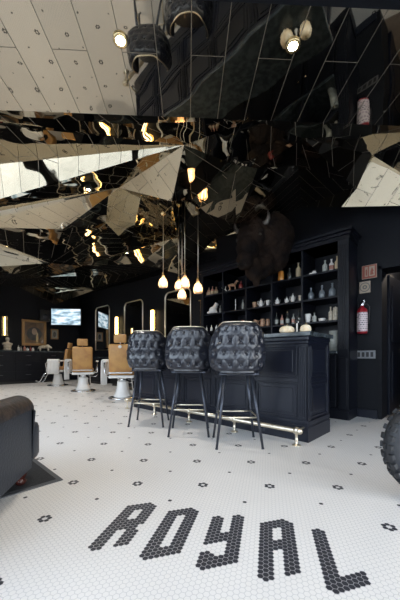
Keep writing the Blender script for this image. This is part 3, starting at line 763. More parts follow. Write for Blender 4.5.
# figurines
def figurine(name, label, cat, loc, rz, h, parts, m='white'):
    t = thing(name, label, cat, loc, rz)
    blob('body', [(Vector(c)*h, tuple(x*h for x in r), R) for c, r, R in parts], h*.035, m, t, smooth=2)
    return t
n4 = CY0+.14
horse = [((0, 0, .56), (.30, .12, .14), None), ((.28, 0, .74), (.10, .07, .20), Matrix.Rotation(.5, 3, 'Y')), ((.40, 0, .90), (.14, .055, .07), Matrix.Rotation(.4, 3, 'Y')),
         ((.22, .06, .27), (.045, .045, .28), None), ((.22, -.06, .27), (.045, .045, .28), None), ((-.22, .06, .27), (.05, .05, .28), None), ((-.22, -.06, .27), (.05, .05, .28), None),
         ((-.33, 0, .5), (.04, .04, .18), Matrix.Rotation(-.4, 3, 'Y')), ((.0, 0, .02), (.36, .14, .04), None)]
figurine('horse_figurine', 'small brown horse figurine on the top shelf behind the white antler', 'figurine', PN(232.5, n4+.02, SHZ[2]+.004), YAW, sz(233, 12), horse, 'brown')
ant = thing('antler_ornament', 'small white branching antler ornament on the top shelf', 'ornament', PN(227, n4-.05, SHZ[2]), YAW)
b = MB(); hh = sz(227, 8); b.lathe([(0, 0), (.03, 0), (.025, .012), (0, .015)], 12)
for pts in (((0, 0, .01), (-.02, 0, .03), (-.05, 0, .05), (-.075, 0, .10)), ((-.05, 0, .05), (-.085, 0, .055), (-.10, 0, .08)), ((0, 0, .01), (.03, 0, .025), (.05, 0, .06)), ((-.02, 0, .03), (-.03, 0, .07), (-.02, 0, .11))):
    b.tube(pts, [.006]*len(pts), 8)
b.build('antler', 'white', ant)
deer = [((0, 0, .34), (.34, .22, .32), None), ((.18, 0, .62), (.2, .16, .28), Matrix.Rotation(.4, 3, 'Y')), ((.30, 0, .86), (.2, .11, .12), Matrix.Rotation(.3, 3, 'Y')), ((.2, .06, .98), (.04, .03, .07), None), ((.2, -.06, .98), (.04, .03, .07), None),
        ((-.32, 0, .12), (.2, .16, .12), None), ((.3, .09, .14), (.07, .07, .16), None), ((.3, -.09, .14), (.07, .07, .16), None)]
figurine('dog_figurine', 'bulky white seated animal figurine on the middle shelf, left end', 'figurine', PN(213, n4, SHZ[1]+.004), YAW, sz(213, 11.5), deer)
skull = [((0, 0, .45), (.45, .38, .42), None), ((.45, 0, .28), (.35, .25, .24), None), ((-.62, 0, .25), (.4, .2, .22), None), ((.3, .2, .8), (.1, .08, .15), None)]
figurine('shell_ornament', 'small white lumpy ornament on the top shelf, right bay', 'ornament', PN(314, n4, SHZ[2]+.004), YAW, sz(314, 5), skull)

# ------------------------------------------------------------------ on the bar top
def pumpkin(px, n, w, h, label):
    t = thing('pumpkin', label, 'pumpkin', PN(px, n, 1.1255), 0, 'pale pumpkins on the bar top')
    r = w/2
    MB().lathe([(0, h*.06), (r*.5, 0), (r*.85, h*.14), (r, h*.45), (r*.9, h*.75), (r*.6, h*.95), (r*.25, h), (0, h*.9)], 48, fn=lambda a, z: 1-.09*abs(math.cos(a*5))**6*1.0).build('flesh', 'pumpkin', t)
    MB().tube([(0, 0, h*.88), (.003, 0, h*1.08), (.012, 0, h*1.2)], [.011, .008, .007], 8).build('stem', 'stem', t)
pumpkin(286.8, 3.05, sz(287, 15, 3.05), sz(287, 8.5, 3.05), 'wide flat pale pumpkin on the bar, left of the slim white tap')
pumpkin(305.6, 3.10, sz(305, 11, 3.1), sz(305, 9, 3.1), 'smaller pale orange pumpkin nearest the end of the bar')
t = thing('beer_tap', 'slim white and black tap standing between the two pumpkins on the bar', 'tap', PN(297, 3.08, 1.1255), YAW)
MB().lathe([(0, 0), (.022, 0), (.022, .006), (.009, .012), (.0085, .115), (.012, .12), (0, .12)], 16).build('column', 'white', t)
MB().lathe([(.011, .12), (.018, .13), (.034, .145), (.032, .155), (.012, .165), (.009, .20), (0, .205)], 16).build('tap_head', 'black', t)
MB().tube([(0, -.01, .14), (0, -.04, .14), (0, -.048, .12)], .005, 8).build('spout', 'chrome', t)

# ------------------------------------------------------------------ bison head
bp = PX(239, 234, 4.12); bp.y = 4.12
bis = thing('bison_head', 'large dark brown mounted bison head hanging above the back bar', 'mounted head', bp, 0)
E = lambda x=0, y=0, z=0: (Matrix.Rotation(z, 3, 'Z') @ Matrix.Rotation(y, 3, 'Y') @ Matrix.Rotation(x, 3, 'X'))
fr = lambda s_: (lambda c: s_*(noise.noise(c*14) + .7*noise.noise(c*31) + .5*noise.noise(Vector((c.x*55, c.y*55, c.z*16)))))
body = [((.06, .00, .08), (.33, .26, .40), None), ((.08, -.14, .10), (.31, .32, .36), None), ((.08, -.06, -.16), (.26, .26, .28), None),
        ((.0, -.34, .08), (.25, .24, .27), None), ((-.02, -.50, .02), (.19, .19, .24), None), ((-.03, -.60, -.16), (.135, .15, .19), E(x=.9)), ((-.03, -.68, -.34), (.105, .11, .13), E(x=.9)), ((-.03, -.72, -.41), (.082, .08, .07), None),
        ((.0, -.46, -.40), (.11, .12, .20), E(x=-.1)), ((.02, -.42, -.56), (.05, .06, .12), None), ((.03, -.28, -.30), (.18, .18, .24), None),
        ((-.02, -.50, .22), (.15, .13, .10), None), ((.17, -.42, .10), (.06, .05, .035), E(y=.3)), ((-.21, -.42, .10), (.06, .05, .035), E(y=-.3))]
bb = blob('body', body, .018, 'fur', bis, fr(.011), 2)
for v in bb.data.vertices: v.co.y = min(v.co.y, .0)
HORN = []
for sgn in (-1, 1):
    pts = [(-.02+sgn*.14, -.48, .18), (-.02+sgn*.20, -.49, .18), (-.02+sgn*.225, -.495, .225), (-.02+sgn*.23, -.50, .28), (-.02+sgn*.222, -.505, .34)]
    MB().tube(pts, [.036, .034, .026, .016, .004], 12).build('horn', 'horn', bis)
    MB().ball((-.02+sgn*.155, -.60, .0), .022).build('eye', 'eye', bis)
    MB().ball((-.03+sgn*.04, -.795, -.42), (.016, .012, .012)).build('nostril', 'eye', bis)
MB().prism([(x_*.2+.08, z_*.3+.02) for x_, z_ in ((-1, 1), (1, 1), (1.1, -.2), (0, -1.2), (-1.1, -.2))], -.02, .008, 'y').build('mounting_board', 'mahogany', bis)
bis.scale = (1.22, .92, 1.06)
bis.rotation_euler.z = math.radians(6)

# ------------------------------------------------------------------ pendants
def make_pendant(px, py, Z, label, first=None):
    p = PX(px, py, Z); cz = ceil_z(p.x, p.y)
    Lc = cz - p.z
    if first: t = dup(first, p, 0, label)
    else:
        t = thing('pendant_lamp', label, 'pendant lamp', p, 0, 'glass pendant lamps hanging over the bar')
        MB().lathe([(.016, .085), (.022, .075), (.030, .05), (.052, .02), (.066, -.02), (.070, -.06), (.060, -.095), (.054, -.095), (.064, -.06), (.060, -.02), (.047, .018), (.026, .048), (.018, .073), (.012, .083)], 28).build('glass_shade', 'shade', t)
        MB().lathe([(0, .13), (.012, .128), (.017, .12), (.018, .07), (.014, .03), (0, .03)], 16).build('lamp_holder', 'brass', t)
        MB().lathe([(0, .035), (.012, .03), (.016, .01), (.030, -.02), (.033, -.04), (.024, -.062), (0, -.07)], 18).build('bulb', 'bulb', t)
    for nm in ('cable', 'ceiling_rose'):
        for ch in list(t.children):
            if ch.name.split('.')[0] == nm: bpy.data.objects.remove(ch)
    MB().tube([(0, 0, .125), (0, 0, Lc-.01)], .0038, 6).build('cable', 'palebrass', t)
    MB().lathe([(0, Lc-.03), (.028, Lc-.028), (.046, Lc-.012), (.048, Lc+.02), (0, Lc+.02)], 18).build('ceiling_rose', 'brass', t)
    L = bpy.data.lights.new('pendant_glow', 'POINT'); L.energy = 2.6; L.color = (1, .72, .42); L.shadow_soft_size = .035
    lo = bpy.data.objects.new('pendant_glow', L); COL.objects.link(lo); lo.location = p + Vector((0, 0, -.02))
    return t
p0 = make_pendant(163.2, 281, 4.25, 'leftmost glass pendant lamp over the bar')
make_pendant(198, 286.5, 4.15, 'rightmost glass pendant lamp over the bar', p0)
make_pendant(184.8, 281, 4.05, 'highest glass pendant lamp of the middle cluster', p0)
make_pendant(182, 293, 4.5, 'lowest glass pendant lamp of the middle cluster', p0)
make_pendant(178.8, 284, 4.75, 'glass pendant lamp in the middle cluster, left and behind', p0)

# ceiling spots
for k, (px, py, lb) in enumerate(((120.5, 39.5, 'left bright round ceiling spot in the mirrored ceiling'), (293, 45, 'right bright round ceiling spot in the mirrored ceiling'))):
    p = PH(px, py, 2.85)
    t = thing('ceiling_spot', lb, 'ceiling spot', p, 0, 'recessed ceiling spots')
    MB().lathe([(.030, -.001), (.046, -.001), (.046, -.010), (.040, -.012), (.030, -.008)], 24).build('trim_ring', 'brass', t)
    MB().lathe([(0, -.002), (.029, -.002), (.029, -.008), (0, -.010)], 20).build('lens', 'spotlens', t)
    L = bpy.data.lights.new('spot_beam', 'SPOT'); L.energy = 30; L.color = (1, .88, .70); L.spot_size = 1.7; L.spot_blend = .8; L.shadow_soft_size = .03
    lo = bpy.data.objects.new('spot_beam', L); COL.objects.link(lo); lo.location = p - Vector((0, 0, .03))

for k, (x, y, lb) in enumerate(((-3.4, 1.6, 'added fill spot in the mirrored ceiling in front of the stools'), (-5.4, 3.4, 'added fill spot in the mirrored ceiling before the mirror nearest the shelving'), (-7.6, 2.2, 'added fill spot in the mirrored ceiling in front of the tan barber chairs'),
        (-9.6, 3.2, 'added fill spot in the mirrored ceiling before the television'), (-6.0, .2, 'added fill spot in the mirrored ceiling over the open floor'), (-9.0, .3, 'added fill spot in the mirrored ceiling by the far counter'))):
    z = ceil_z(x, y)  # extra spots with fixtures, added to brighten the far floor
    t = thing('ceiling_spot', lb, 'ceiling spot', (x, y, z), 0, 'recessed ceiling spots')
    MB().lathe([(0, .10), (.040, .10), (.040, -.03), (.030, -.03), (.026, .02), (0, .02)], 24).build('spot_housing', 'black', t)
    MB().lathe([(0, -.012), (.025, -.012), (.025, -.020), (0, -.022)], 20).build('lens', 'spotlens', t)
    L = bpy.data.lights.new('spot_beam', 'SPOT'); L.energy = 70; L.color = (1, .95, .88); L.spot_size = 2.3; L.spot_blend = 1; L.shadow_soft_size = .03
    lo = bpy.data.objects.new('spot_beam', L); COL.objects.link(lo); lo.location = (x, y, z-.04)
# ------------------------------------------------------------------ mirror wall: mirrors, sconces, vanity counters
def mirror(x0, x1, z0, z1, label):
    t = thing('wall_mirror', label, 'mirror', ((x0+x1)/2, YB, 0), 0, 'brass arched mirrors on the back wall')
    w = (x1-x0)/2; r = .16
    pts = [(-w, z0)] + [(-w+r-r*math.cos(a), z1-r+r*math.sin(a)) for a in [PI/2*k/8 for k in range(9)]] + [(w-r+r*math.sin(a), z1-r+r*math.cos(a)) for a in [PI/2*k/8 for k in range(9)]] + [(w, z0)]
    MB().prism(pts, -.02, -.004).build('mirror_glass', 'mirror', t)
    MB().tube([(a, -.026, c) for a, c in pts], .017, 8, closed=True).build('frame', 'palebrass', t)
mirror(-6.02, -5.03, 1.15, 2.62, 'arched brass-framed wall mirror nearest the shelving')
mirror(-8.05, -7.05, 1.15, 2.62, 'arched brass-framed wall mirror behind the round-tagged tan barber chair')
mirror(-10.0, -9.0, 1.15, 2.70, 'arched brass-framed wall mirror nearest the television')
def sconce(loc, rz, label, zc=1.89, h=.66, dbl=True):
    t = thing('wall_sconce', label, 'wall sconce', loc, rz, 'tube wall sconces')
    MB().box(-.085, .085, -.02, -.001, zc-h/2-.03, zc+h/2+.03, .004).build('back_plate', 'brass', t)
    for x in ((-.045, .045) if dbl else (0,)):
        b = MB(); b.lathe([(0, -h/2), (.012, -h/2+.008), (.013, 0), (.012, h/2-.008), (0, h/2)], 14, mtx=TR(x, -.055, zc)); b.build('light_tube', 'tube', t)
    b = MB()
    for z in (zc-h/2-.012, zc+h/2+.012): b.box(-.085, .085, -.085, -.02, z-.012, z+.012, .004)
    b.build('bracket', 'brass', t)
sconce((-4.62, YB, 0), 0, 'single tube sconce on the wall right behind the rightmost pendant', dbl=False)
sconce((-6.56, YB, 0), 0, 'glowing tube sconce between the two nearest arched mirrors')
sconce((-8.5, YB, 0), 0, 'glowing tube sconce between the two far arched mirrors')
pL = PS(4.5, 11.5)
sconce((XL, pL.y, 0), -PI/2*-1, 'glowing tube sconce at the far left edge above the white bust', zc=1.95, h=.62, dbl=False)

def vanity(xc, label):
    t = thing('vanity_counter', label, 'vanity counter', (xc, YB-.26, 0), 0, 'barber station counters under the mirrors')
    MB().box(-.62, .62, -.2, .235, .08, .86, .006).build('cabinet_body', 'cabinet', t)
    MB().box(-.66, .66, -.24, .235, .86, .90, .006).build('counter_top', 'slate', t)
    MB().box(-.58, .58, -.15, .22, 0, .08).build('plinth', 'black', t)
    for k in range(3):
        d = MB().box(-.60+k*.4, -.61+(k+1)*.4, -.215, -.2, .62, .84, .004).build('drawer', 'cabinet', t)
        MB().tube([(-.46+k*.4, -.22, .74), (-.46+k*.4, -.24, .74), (-.35+k*.4, -.24, .74), (-.35+k*.4, -.22, .74)], .006, 6).build('handle', 'brass', d)
vanity(-5.52, 'black vanity counter under the mirror nearest the shelving')
vanity(-7.55, 'black vanity counter behind the tagged tan barber chair')
vanity(-9.5, 'black vanity counter behind the middle barber chair')

# ------------------------------------------------------------------ barber chairs
def make_chair(label):
    t = thing('barber_chair', label, 'barber chair', (0, 0, 0), 0, 'tan and white barber chairs')
    MB().lathe([(0, .0), (.30, 0), (.31, .012), (.29, .03), (.20, .045), (0, .045)], 32).build('floor_plate', 'chrome', t)
    MB().lathe([(.19, .04), (.185, .07), (.15, .14), (.125, .24), (.115, .34), (.115, .36), (0, .36)], 32).build('pedestal', 'porcelain', t)
    MB().lathe([(0, .36), (.075, .36), (.075, .44), (0, .44)], 20).build('column', 'chrome', t)
    MB().box(-.26, .26, -.24, .26, .44, .50, .02).build('seat_frame', 'porcelain', t)
    MB().box(-.25, .25, -.22, .27, .50, .60, .035).build('seat_cushion', 'tan', t, 50)
    b = MB(); m_ = TR(0, -.25, .52) @ RX(math.radians(8)); b.box(-.235, .235, -.05, .05, .04, .63, .035, mtx=m_); bk = b.build('backrest', 'tan', t, 50)
    b = MB(); b.box(-.24, .24, -.056, -.046, .03, .06, .004, mtx=m_); b.build('back_strap', 'chrome', bk)
    b = MB(); b.box(-.125, .125, -.045, .035, .655, .83, .025, mtx=m_); hd = b.build('headrest', 'tan', t, 50)
    b = MB(); b.tube([m_ @ Vector((0, 0, .58)), m_ @ Vector((0, 0, .70))], .012, 8); b.build('headrest_post', 'chrome', hd)
    for s_ in (-1, 1):
        b = MB(); b.tube([(s_*.24, -.12, .46), (s_*.345, -.14, .50), (s_*.345, -.18, .76), (s_*.345, .18, .76), (s_*.345, .24, .70), (s_*.29, .22, .50), (s_*.24, .18, .47)], .014, 10)
        a = b.build('armrest', 'chrome', t)
        MB().box(s_*.345-.035, s_*.345+.035, -.17, .17, .765, .80, .014).build('arm_pad', 'porcelain', a)
    b = MB(); b.tube([(-.14, .22, .47), (-.15, .36, .36), (-.15, .46, .16), (-.15, .56, .12), (.15, .56, .12), (.15, .46, .16), (.15, .36, .36), (.14, .22, .47)], .014, 10)
    b.tube([(-.15, .38, .30), (.15, .38, .30)], .012, 8); ft = b.build('footrest_frame', 'chrome', t)
    MB().box(-.15, .15, -.07, .07, -.01, .012, .005, mtx=TR(0, .54, .14) @ RX(.5)).build('foot_plate', 'chrome', ft)
    b = MB(); b.tube([(.11, -.02, .40), (.30, -.10, .38), (.36, -.13, .44)], .009, 8); b.build('pump_lever', 'chrome', t)
    return t
cA, cB, cC = CW(-4.47, 8.97), CW(-3.05, 7.45), CW(-1.66, 6.13)
ch = make_chair('tan barber chair seen from behind, with a round white tag on its back')
rB, rC = YAW+.33, YAW+.12
ch.location = cC; ch.rotation_euler.z = rC
dup(ch, cB, rB, 'tan barber chair in the middle, its leather back turned to the camera')
dup(ch, cA, YAW+PI/2+.12, 'farthest barber chair, turned sideways, draped with a white towel')
def towel(loc, rz, w, drop, label, depth=.05, back=.2):
    bm = MB(); th = .012
    NX = 14; prof = [(-depth/2-.004, -back), (-depth/2-.006, -.05), (-depth/2, .0), (0, .018), (depth/2, 0), (depth/2+.006, -.05), (depth/2+.012, -drop*.5), (depth/2+.008, -drop)]
    rows = []
    for k in range(NX+1):
        x = -w/2+w*k/NX; rows.append([bm.bm.verts.new((x, y+.008*math.sin(k*1.6)*min(1, max(0, -z*4)), z)) for y, z in prof])
    for A, B in zip(rows, rows[1:]):
        for i in range(len(prof)-1):
            f = bm.bm.faces.new((A[i], A[i+1], B[i+1], B[i])); f.smooth = True
    t = bm.build('towel', 'towel', None); t.location = loc; t.rotation_euler.z = rz
    md = t.modifiers.new('s', 'SOLIDIFY'); md.thickness = th; md.offset = 1
    return tag(t, label, 'towel', 'white towels on the barber chairs')
def chair_pt(c, rz, x, y, z): return Vector((c.x, c.y, 0)) + Matrix.Rotation(rz, 3, 'Z') @ Vector((x, y, z))
towel(chair_pt(cC, rC, -.355, -.02, .805), rC+PI/2-.75, .14, .52, 'white towel hanging from the arm of the tagged tan barber chair', .085, .3)
towel(chair_pt(cB, rB, -.355, -.02, .805), rB+PI/2-.75, .14, .50, 'white towel hanging from the arm of the middle barber chair', .085, .3)
a_ = YAW+PI/2+.12
towel(chair_pt(cA, a_, -.35, 0, .805), a_+PI/2, .33, .42, 'white towel draped over the side of the farthest barber chair', .085, .2)
# round white tag on the back of chair C
tg = MB().lathe([(0, 0), (.035, .001), (.035, .005), (0, .006)], 20, mtx=RX(PI/2)).build('round_tag', 'white', None)
tg.location = chair_pt(cC, rC, 0, -.388, 1.09); tg.rotation_euler = (math.radians(8), 0, rC)
tag(tg, 'round white tag hanging on the back of the nearest barber chair', 'tag')

# ------------------------------------------------------------------ far wall: counter, bust, frames, television
cnt = thing('storage_counter', 'long black counter with drawers along the far wall', 'counter', (XL+.26, 1.9, 0))
y0, y1 = -.6, 4.3
P2(MB().box(XL+.01, XL+.50, y0, y1, .08, 1.08, .004), 'cabinet_body', 'cabinet', cnt)
P2(MB().box(XL+.001, XL+.53, y0-.02, y1+.02, 1.08, 1.115, .005), 'counter_top', 'slate', cnt)
P2(MB().box(XL+.01, XL+.46, y0+.02, y1-.02, 0, .08), 'plinth', 'black', cnt)
for k in range(6):
    ya = y0+.02+k*.81
    for z0_, z1_ in ((.10, .42), (.43, .74), (.75, 1.06)):
        d = P2(MB().box(XL+.50, XL+.515, ya, ya+.79, z0_, z1_, .004), 'drawer', 'cabinet', cnt)
        h_ = MB().tube([(XL+.515, ya+.32, z0_+.2), (XL+.54, ya+.32, z0_+.2), (XL+.54, ya+.46, z0_+.2), (XL+.515, ya+.46, z0_+.2)], .006, 6).build('handle', 'steel', d)
        h_.data.transform(Matrix.Translation(-cnt.location))
CT = 1.116
def onc(px, dx=.27):
    p = PS(px, -(XL+dx)); p.z = CT; return p
bz = lambda px, d: d*PS(px, 11.23).length/FP*0.86
bl = onc(7.5)
hB = .44
figurine('plaster_bust', 'pale plaster bust standing at the left end of the far counter', 'bust', bl, PI/2*0, hB,
    [((0, 0, .86), (.15, .14, .16), None), ((0, 0, .66), (.10, .10, .14), None), ((0, 0, .50), (.22, .36, .13), None), ((0, 0, .30), (.20, .27, .22), None), ((0, 0, .08), (.22, .30, .09), None)], 'ivory')
lion = [((0, 0, .60), (.62, .2, .24), None), ((.62, 0, .66), (.34, .25, .30), None), ((.95, 0, .55), (.22, .16, .18), None), ((1.12, 0, .48), (.12, .11, .10), None),
        ((.58, .12, .27), (.11, .09, .27), None), ((.75, -.12, .27), (.11, .09, .27), E(y=-.3)), ((-.5, .12, .27), (.12, .1, .28), E(y=.3)), ((-.42, -.12, .27), (.12, .1, .28), None), ((-.72, 0, .5), (.08, .05, .26), E(y=.5))]
figurine('animal_sculpture', 'pale striding animal sculpture on the far counter below the portrait', 'sculpture', onc(43.5), YAW, .25, lion, 'ivory')
for k, (px, hh, w, mm) in enumerate(((18.5, .20, .07, 'white'), (21, .16, .06, 'greylabel'), (24.5, .20, .08, 'rose'), (27.5, .12, .09, 'white'), (30.5, .18, .06, 'redglass'), (33, .13, .08, 'white'))):
    lb = ['leftmost white bottle in the row under the portrait', 'grey bottle second in the row under the portrait', 'rose bottle third in the row under the portrait', 'short white bottle fourth in the row under the portrait',
          'red bottle fifth in the row under the portrait', 'short white bottle nearest the animal sculpture'][k]
    p = onc(px)
    t = thing('bottle', lb, 'bottle', p, 0, 'bottles on the far counter')
    MB().lathe(bottle_prof(hh*.95, w/2), 14).build('glass_body', mm, t)
    MB().lathe([(0, hh*.93), (w*.18, hh*.93), (w*.18, hh), (0, hh)], 10).build('stopper', 'black', t)
def frame(pa, pb, z0, z1, label, art, cat='picture', fw=.07):
    ya, yb = pa, pb
    t = thing('picture_frame', label, cat, (XL+.002, (ya+yb)/2, z0), PI/2)
    w = abs(yb-ya)/2; h = z1-z0
    b = MB()
    for (a, c, d, e) in ((-w, w, 0, fw), (-w, w, h-fw, h), (-w, -w+fw, fw, h-fw), (w-fw, w, fw, h-fw)): b.box(a, c, -.045, -.001, d, e, .008)
    b.build('frame', 'goldframe', t)
    MB().box(-w+fw*.9, w-fw*.9, -.02, -.004, fw*.9, h-fw*.9).build('picture_ground', art, t)
    return t, w, h
def art_mat(name, c1, c2):
    return mat(name, c1, .35, var=(c2, 6), coat=.4)
M['art1'] = art_mat('portrait_ground', (.14, .085, .045), (.08, .05, .03)); M['art2'] = art_mat('print_ground', (.25, .24, .2), (.18, .17, .15))
M['artdark'] = art_mat('portrait_coat', (.02, .025, .03), (.05, .05, .05)); M['artskin'] = art_mat('portrait_face', (.35, .26, .2), (.25, .18, .13))
pa, pb = PS(21.5, 11.5).y, PS(46, 11.5).y
zt = H0+(HOR-318)*9.8/FP; zb = H0+(HOR-345)*9.8/FP
t, w, h = frame(pa, pb, zb, zt, 'large gilt-framed dark portrait on the far wall', 'art1', fw=.09)
MB().prism([(w*.62*math.cos(a), h*.46+h*.26*math.sin(a)) for a in [2*PI*k/28 for k in range(28)]], -.024, -.02).build('painted_oval', 'artdark', t)
MB().prism([(w*.2*math.cos(a), h*.55+h*.13*math.sin(a)) for a in [2*PI*k/20 for k in range(20)]], -.027, -.024).build('painted_head', 'artskin', t)
pa, pb = PS(50.5, 11.5).y, PS(58, 11.5).y
t, w, h = frame(pa, pb, H0+(HOR-338.5)*10.4/FP, H0+(HOR-328)*10.4/FP, 'small framed print on the far wall between portrait and television', 'art2', fw=.035)
MB().prism([(w*.4*math.cos(a), h*.5+h*.28*math.sin(a)) for a in [2*PI*k/20 for k in range(20)]], -.024, -.02).build('painted_oval', 'artdark', t)
sp = PS(43.5, 11.5)
t = thing('loudspeaker', 'small black loudspeaker on the far wall left of the television', 'loudspeaker', (XL+.002, sp.y, 2.22), PI/2)
MB().box(-.17, .17, -.22, -.001, 0, .40, .01).build('cabinet', 'black', t)
MB().lathe([(.11, 0), (.12, .006), (.03, .02), (0, .02)], 24, mtx=TR(0, -.22, .16) @ RX(PI/2)).build('driver', 'legmetal', t)
# television
def tv_mat():
    m = bpy.data.materials.new('television_picture'); m.use_nodes = True; nt = m.node_tree; b = nt.nodes['Principled BSDF']
    tc = nt.nodes.new('ShaderNodeTexCoord'); mp = nt.nodes.new('ShaderNodeMapping'); mp.inputs['Scale'].default_value = (2.6, 1, 9)
    n = nt.nodes.new('ShaderNodeTexNoise'); n.inputs['Scale'].default_value = 1.1; n.inputs['Detail'].default_value = 2
    cr = nt.nodes.new('ShaderNodeValToRGB'); e = cr.color_ramp.elements
    e[0].position = .38; e[0].color = (.16, .24, .30, 1); e[1].position = .62; e[1].color = (.85, .90, .95, 1)
    x = cr.color_ramp.elements.new(.5); x.color = (.45, .62, .74, 1)
    L = nt.links; L.new(tc.outputs['Object'], mp.inputs[0]); L.new(mp.outputs[0], n.inputs['Vector']); L.new(n.outputs['Fac'], cr.inputs[0])
    L.new(cr.outputs[0], b.inputs['Emission Color']); b.inputs['Emission Strength'].default_value = .9; b.inputs['Base Color'].default_value = (.02, .02, .02, 1); b.inputs['Roughness'].default_value = .2
    return m
M['tvpic'] = tv_mat()
tvp = PX(66.3, 317, 10.55)
t = thing('tv', 'flat television glowing pale blue high in the far corner', 'television', (tvp.x, tvp.y, tvp.z), YAW+.1)
MB().box(-.54, .54, -.03, .03, -.315, .315, .008).build('housing', 'black', t)
MB().box(-.515, .515, -.034, -.029, -.29, .29).build('screen', 'tvpic', t)
dist = Vector((XL, YB, 0)) - Vector((tvp.x, tvp.y, 0))
MB().box(-.06, .06, .03, .06, -.1, .1, .004).box(-.02, .02, .06, .36, -.02, .02).build('wall_bracket', 'black', t)

# ------------------------------------------------------------------ pillar: extinguisher, signs, switches
def on_w(px, z, n=YW): p = PN(px, n, z); return p
p = on_w(363.6, ZN(364, 334, YW))
t = thing('fire_extinguisher', 'red fire extinguisher with a large white label hanging on the dark pillar', 'fire extinguisher', (p.x, YW-.075, p.z), math.radians(28))
hh = .40
MB().lathe([(0, 0), (.055, 0), (.066, .012), (.068, .03), (.068, .31), (.060, .345), (.035, .372), (.022, .385), (.022, .40), (0, .40)], 28).build('cylinder_body', 'red', t)
def lab_mat():
    m = mat('extinguisher_label', (.55, .46, .47), .5); nt = m.node_tree; b = nt.nodes['Principled BSDF']
    tc = nt.nodes.new('ShaderNodeTexCoord'); mp = nt.nodes.new('ShaderNodeMapping'); mp.inputs['Scale'].default_value = (26, 26, 15)
    v = nt.nodes.new('ShaderNodeTexBrick'); v.inputs['Scale'].default_value = .6; v.inputs['Color1'].default_value = (.50, .40, .42, 1); v.inputs['Color2'].default_value = (.03, .03, .04, 1)
    v.inputs['Mortar'].default_value = (.62, .52, .54, 1); v.inputs['Mortar Size'].default_value = .07
    L = nt.links; L.new(tc.outputs['Object'], mp.inputs[0]); sw = nt.nodes.new('ShaderNodeSeparateXYZ'); cb = nt.nodes.new('ShaderNodeCombineXYZ')
    L.new(mp.outputs[0], sw.inputs[0]); L.new(sw.outputs[0], cb.inputs[0]); L.new(sw.outputs[2], cb.inputs[1]); L.new(cb.outputs[0], v.inputs['Vector']); L.new(v.outputs[0], b.inputs['Base Color'])
    return m
M['extlabel'] = lab_mat()
b = MB(); N_ = 22
ra = [b.bm.verts.new((.0695*math.sin(a), -.0695*math.cos(a), .03)) for a in [math.radians(-115+230*k/N_) for k in range(N_+1)]]
rb = [b.bm.verts.new((v.co.x, v.co.y, .30)) for v in ra]
for k in range(N_): b.bm.faces.new((ra[k], ra[k+1], rb[k+1], rb[k])).smooth = True
b.build('paper_label', 'extlabel', t)
b = MB(); b.box(-.02, .02, -.02, .02, .40, .43, .004); b.box(-.012, .012, -.10, .02, .43, .442, .003); b.box(-.012, .012, -.085, .02, .455, .467, .003); b.build('valve_lever', 'chrome', t)
b = MB(); b.tube([(.02, 0, .415), (.06, -.01, .42), (.09, -.01, .38), (.085, -.01, .2), (.08, -.01, .14)], .009, 8); b.build('hose', 'black', t)
b = MB(); b.box(-.03, .03, .06, .082, .1, .3, .003); b.build('wall_bracket', 'black', t)
# red sign with pictogram
def signm(px0, px1, py0, py1, name, label, base, cat='sign'):
    xa = PN(px0, YW).x; xb = PN(px1, YW).x; pc = (px0+px1)/2
    z0_, z1_ = ZN(pc, py1, YW), ZN(pc, py0, YW)
    t = thing(name, label, cat, ((xa+xb)/2, YW-.001, z0_), 0)
    MB().box(-(xb-xa)/2, (xb-xa)/2, -.006, 0, 0, z1_-z0_, .002).build('sign_plate', base, t)
    return t, xb-xa, z1_-z0_
M['signred'] = mat('sign_red', (.26, .07, .045), .5, bump=(.02, 20)); M['signwhite'] = mat('sign_cream', (.36, .29, .22), .5, bump=(.02, 20)); M['signgrey'] = mat('sign_grey', (.12, .12, .11), .5, bump=(.02, 20))
t, w, h = signm(362, 377, 265, 278.5, 'extinguisher_sign', 'red and cream pictogram sign above the fire extinguisher', 'signwhite')
b = MB()
b.box(-w*.47, w*.47, -.008, -.005, h*.03, h*.17); b.box(-w*.47, w*.47, -.008, -.005, h*.88, h*.97)
b.box(-w*.47, -w*.30, -.008, -.005, h*.17, h*.88); b.box(w*.36, w*.47, -.008, -.005, h*.17, h*.88); b.box(-w*.10, -w*.02, -.008, -.005, h*.17, h*.88)
b.prism([(-w*.24, h*.24), (-w*.14, h*.24), (-w*.14, h*.62), (-w*.19, h*.76), (-w*.24, h*.62)], -.008, -.005)
b.prism([(w*.06, h*.25), (w*.3, h*.25), (w*.24, h*.48), (w*.30, h*.52), (w*.18, h*.8), (w*.08, h*.52)], -.008, -.005)
b.build('pictogram', 'signred', t)
t, w, h = signm(359.5, 370.5, 281.5, 293, 'round_emblem_sign', 'small pale sign with a round dark emblem below the red sign', 'signwhite')
b = MB()
for rr, th in ((.40, .07), (.18, .10)):
    n_ = 28; c0 = (0, h*.5)
    for k in range(n_):
        a, a2 = 2*PI*k/n_, 2*PI*(k+1)/n_; r0, r1 = rr*h, (rr-th)*h
        b.prism([(r0*math.cos(a), c0[1]+r0*math.sin(a)), (r0*math.cos(a2), c0[1]+r0*math.sin(a2)), (r1*math.cos(a2), c0[1]+r1*math.sin(a2)), (r1*math.cos(a), c0[1]+r1*math.sin(a))], -.008, -.005)
b.build('round_emblem', 'signgrey', t)
t, w, h = signm(356.5, 375.5, 350.5, 358.5, 'switch_plate', 'steel plate with four light switches low on the dark pillar', 'steel', 'light switch')
for k in range(4):
    MB().box(-w*.44+k*w*.23, -w*.44+k*w*.23+w*.15, -.012, -.005, h*.2, h*.8, .002).build('switch', 'black', t)

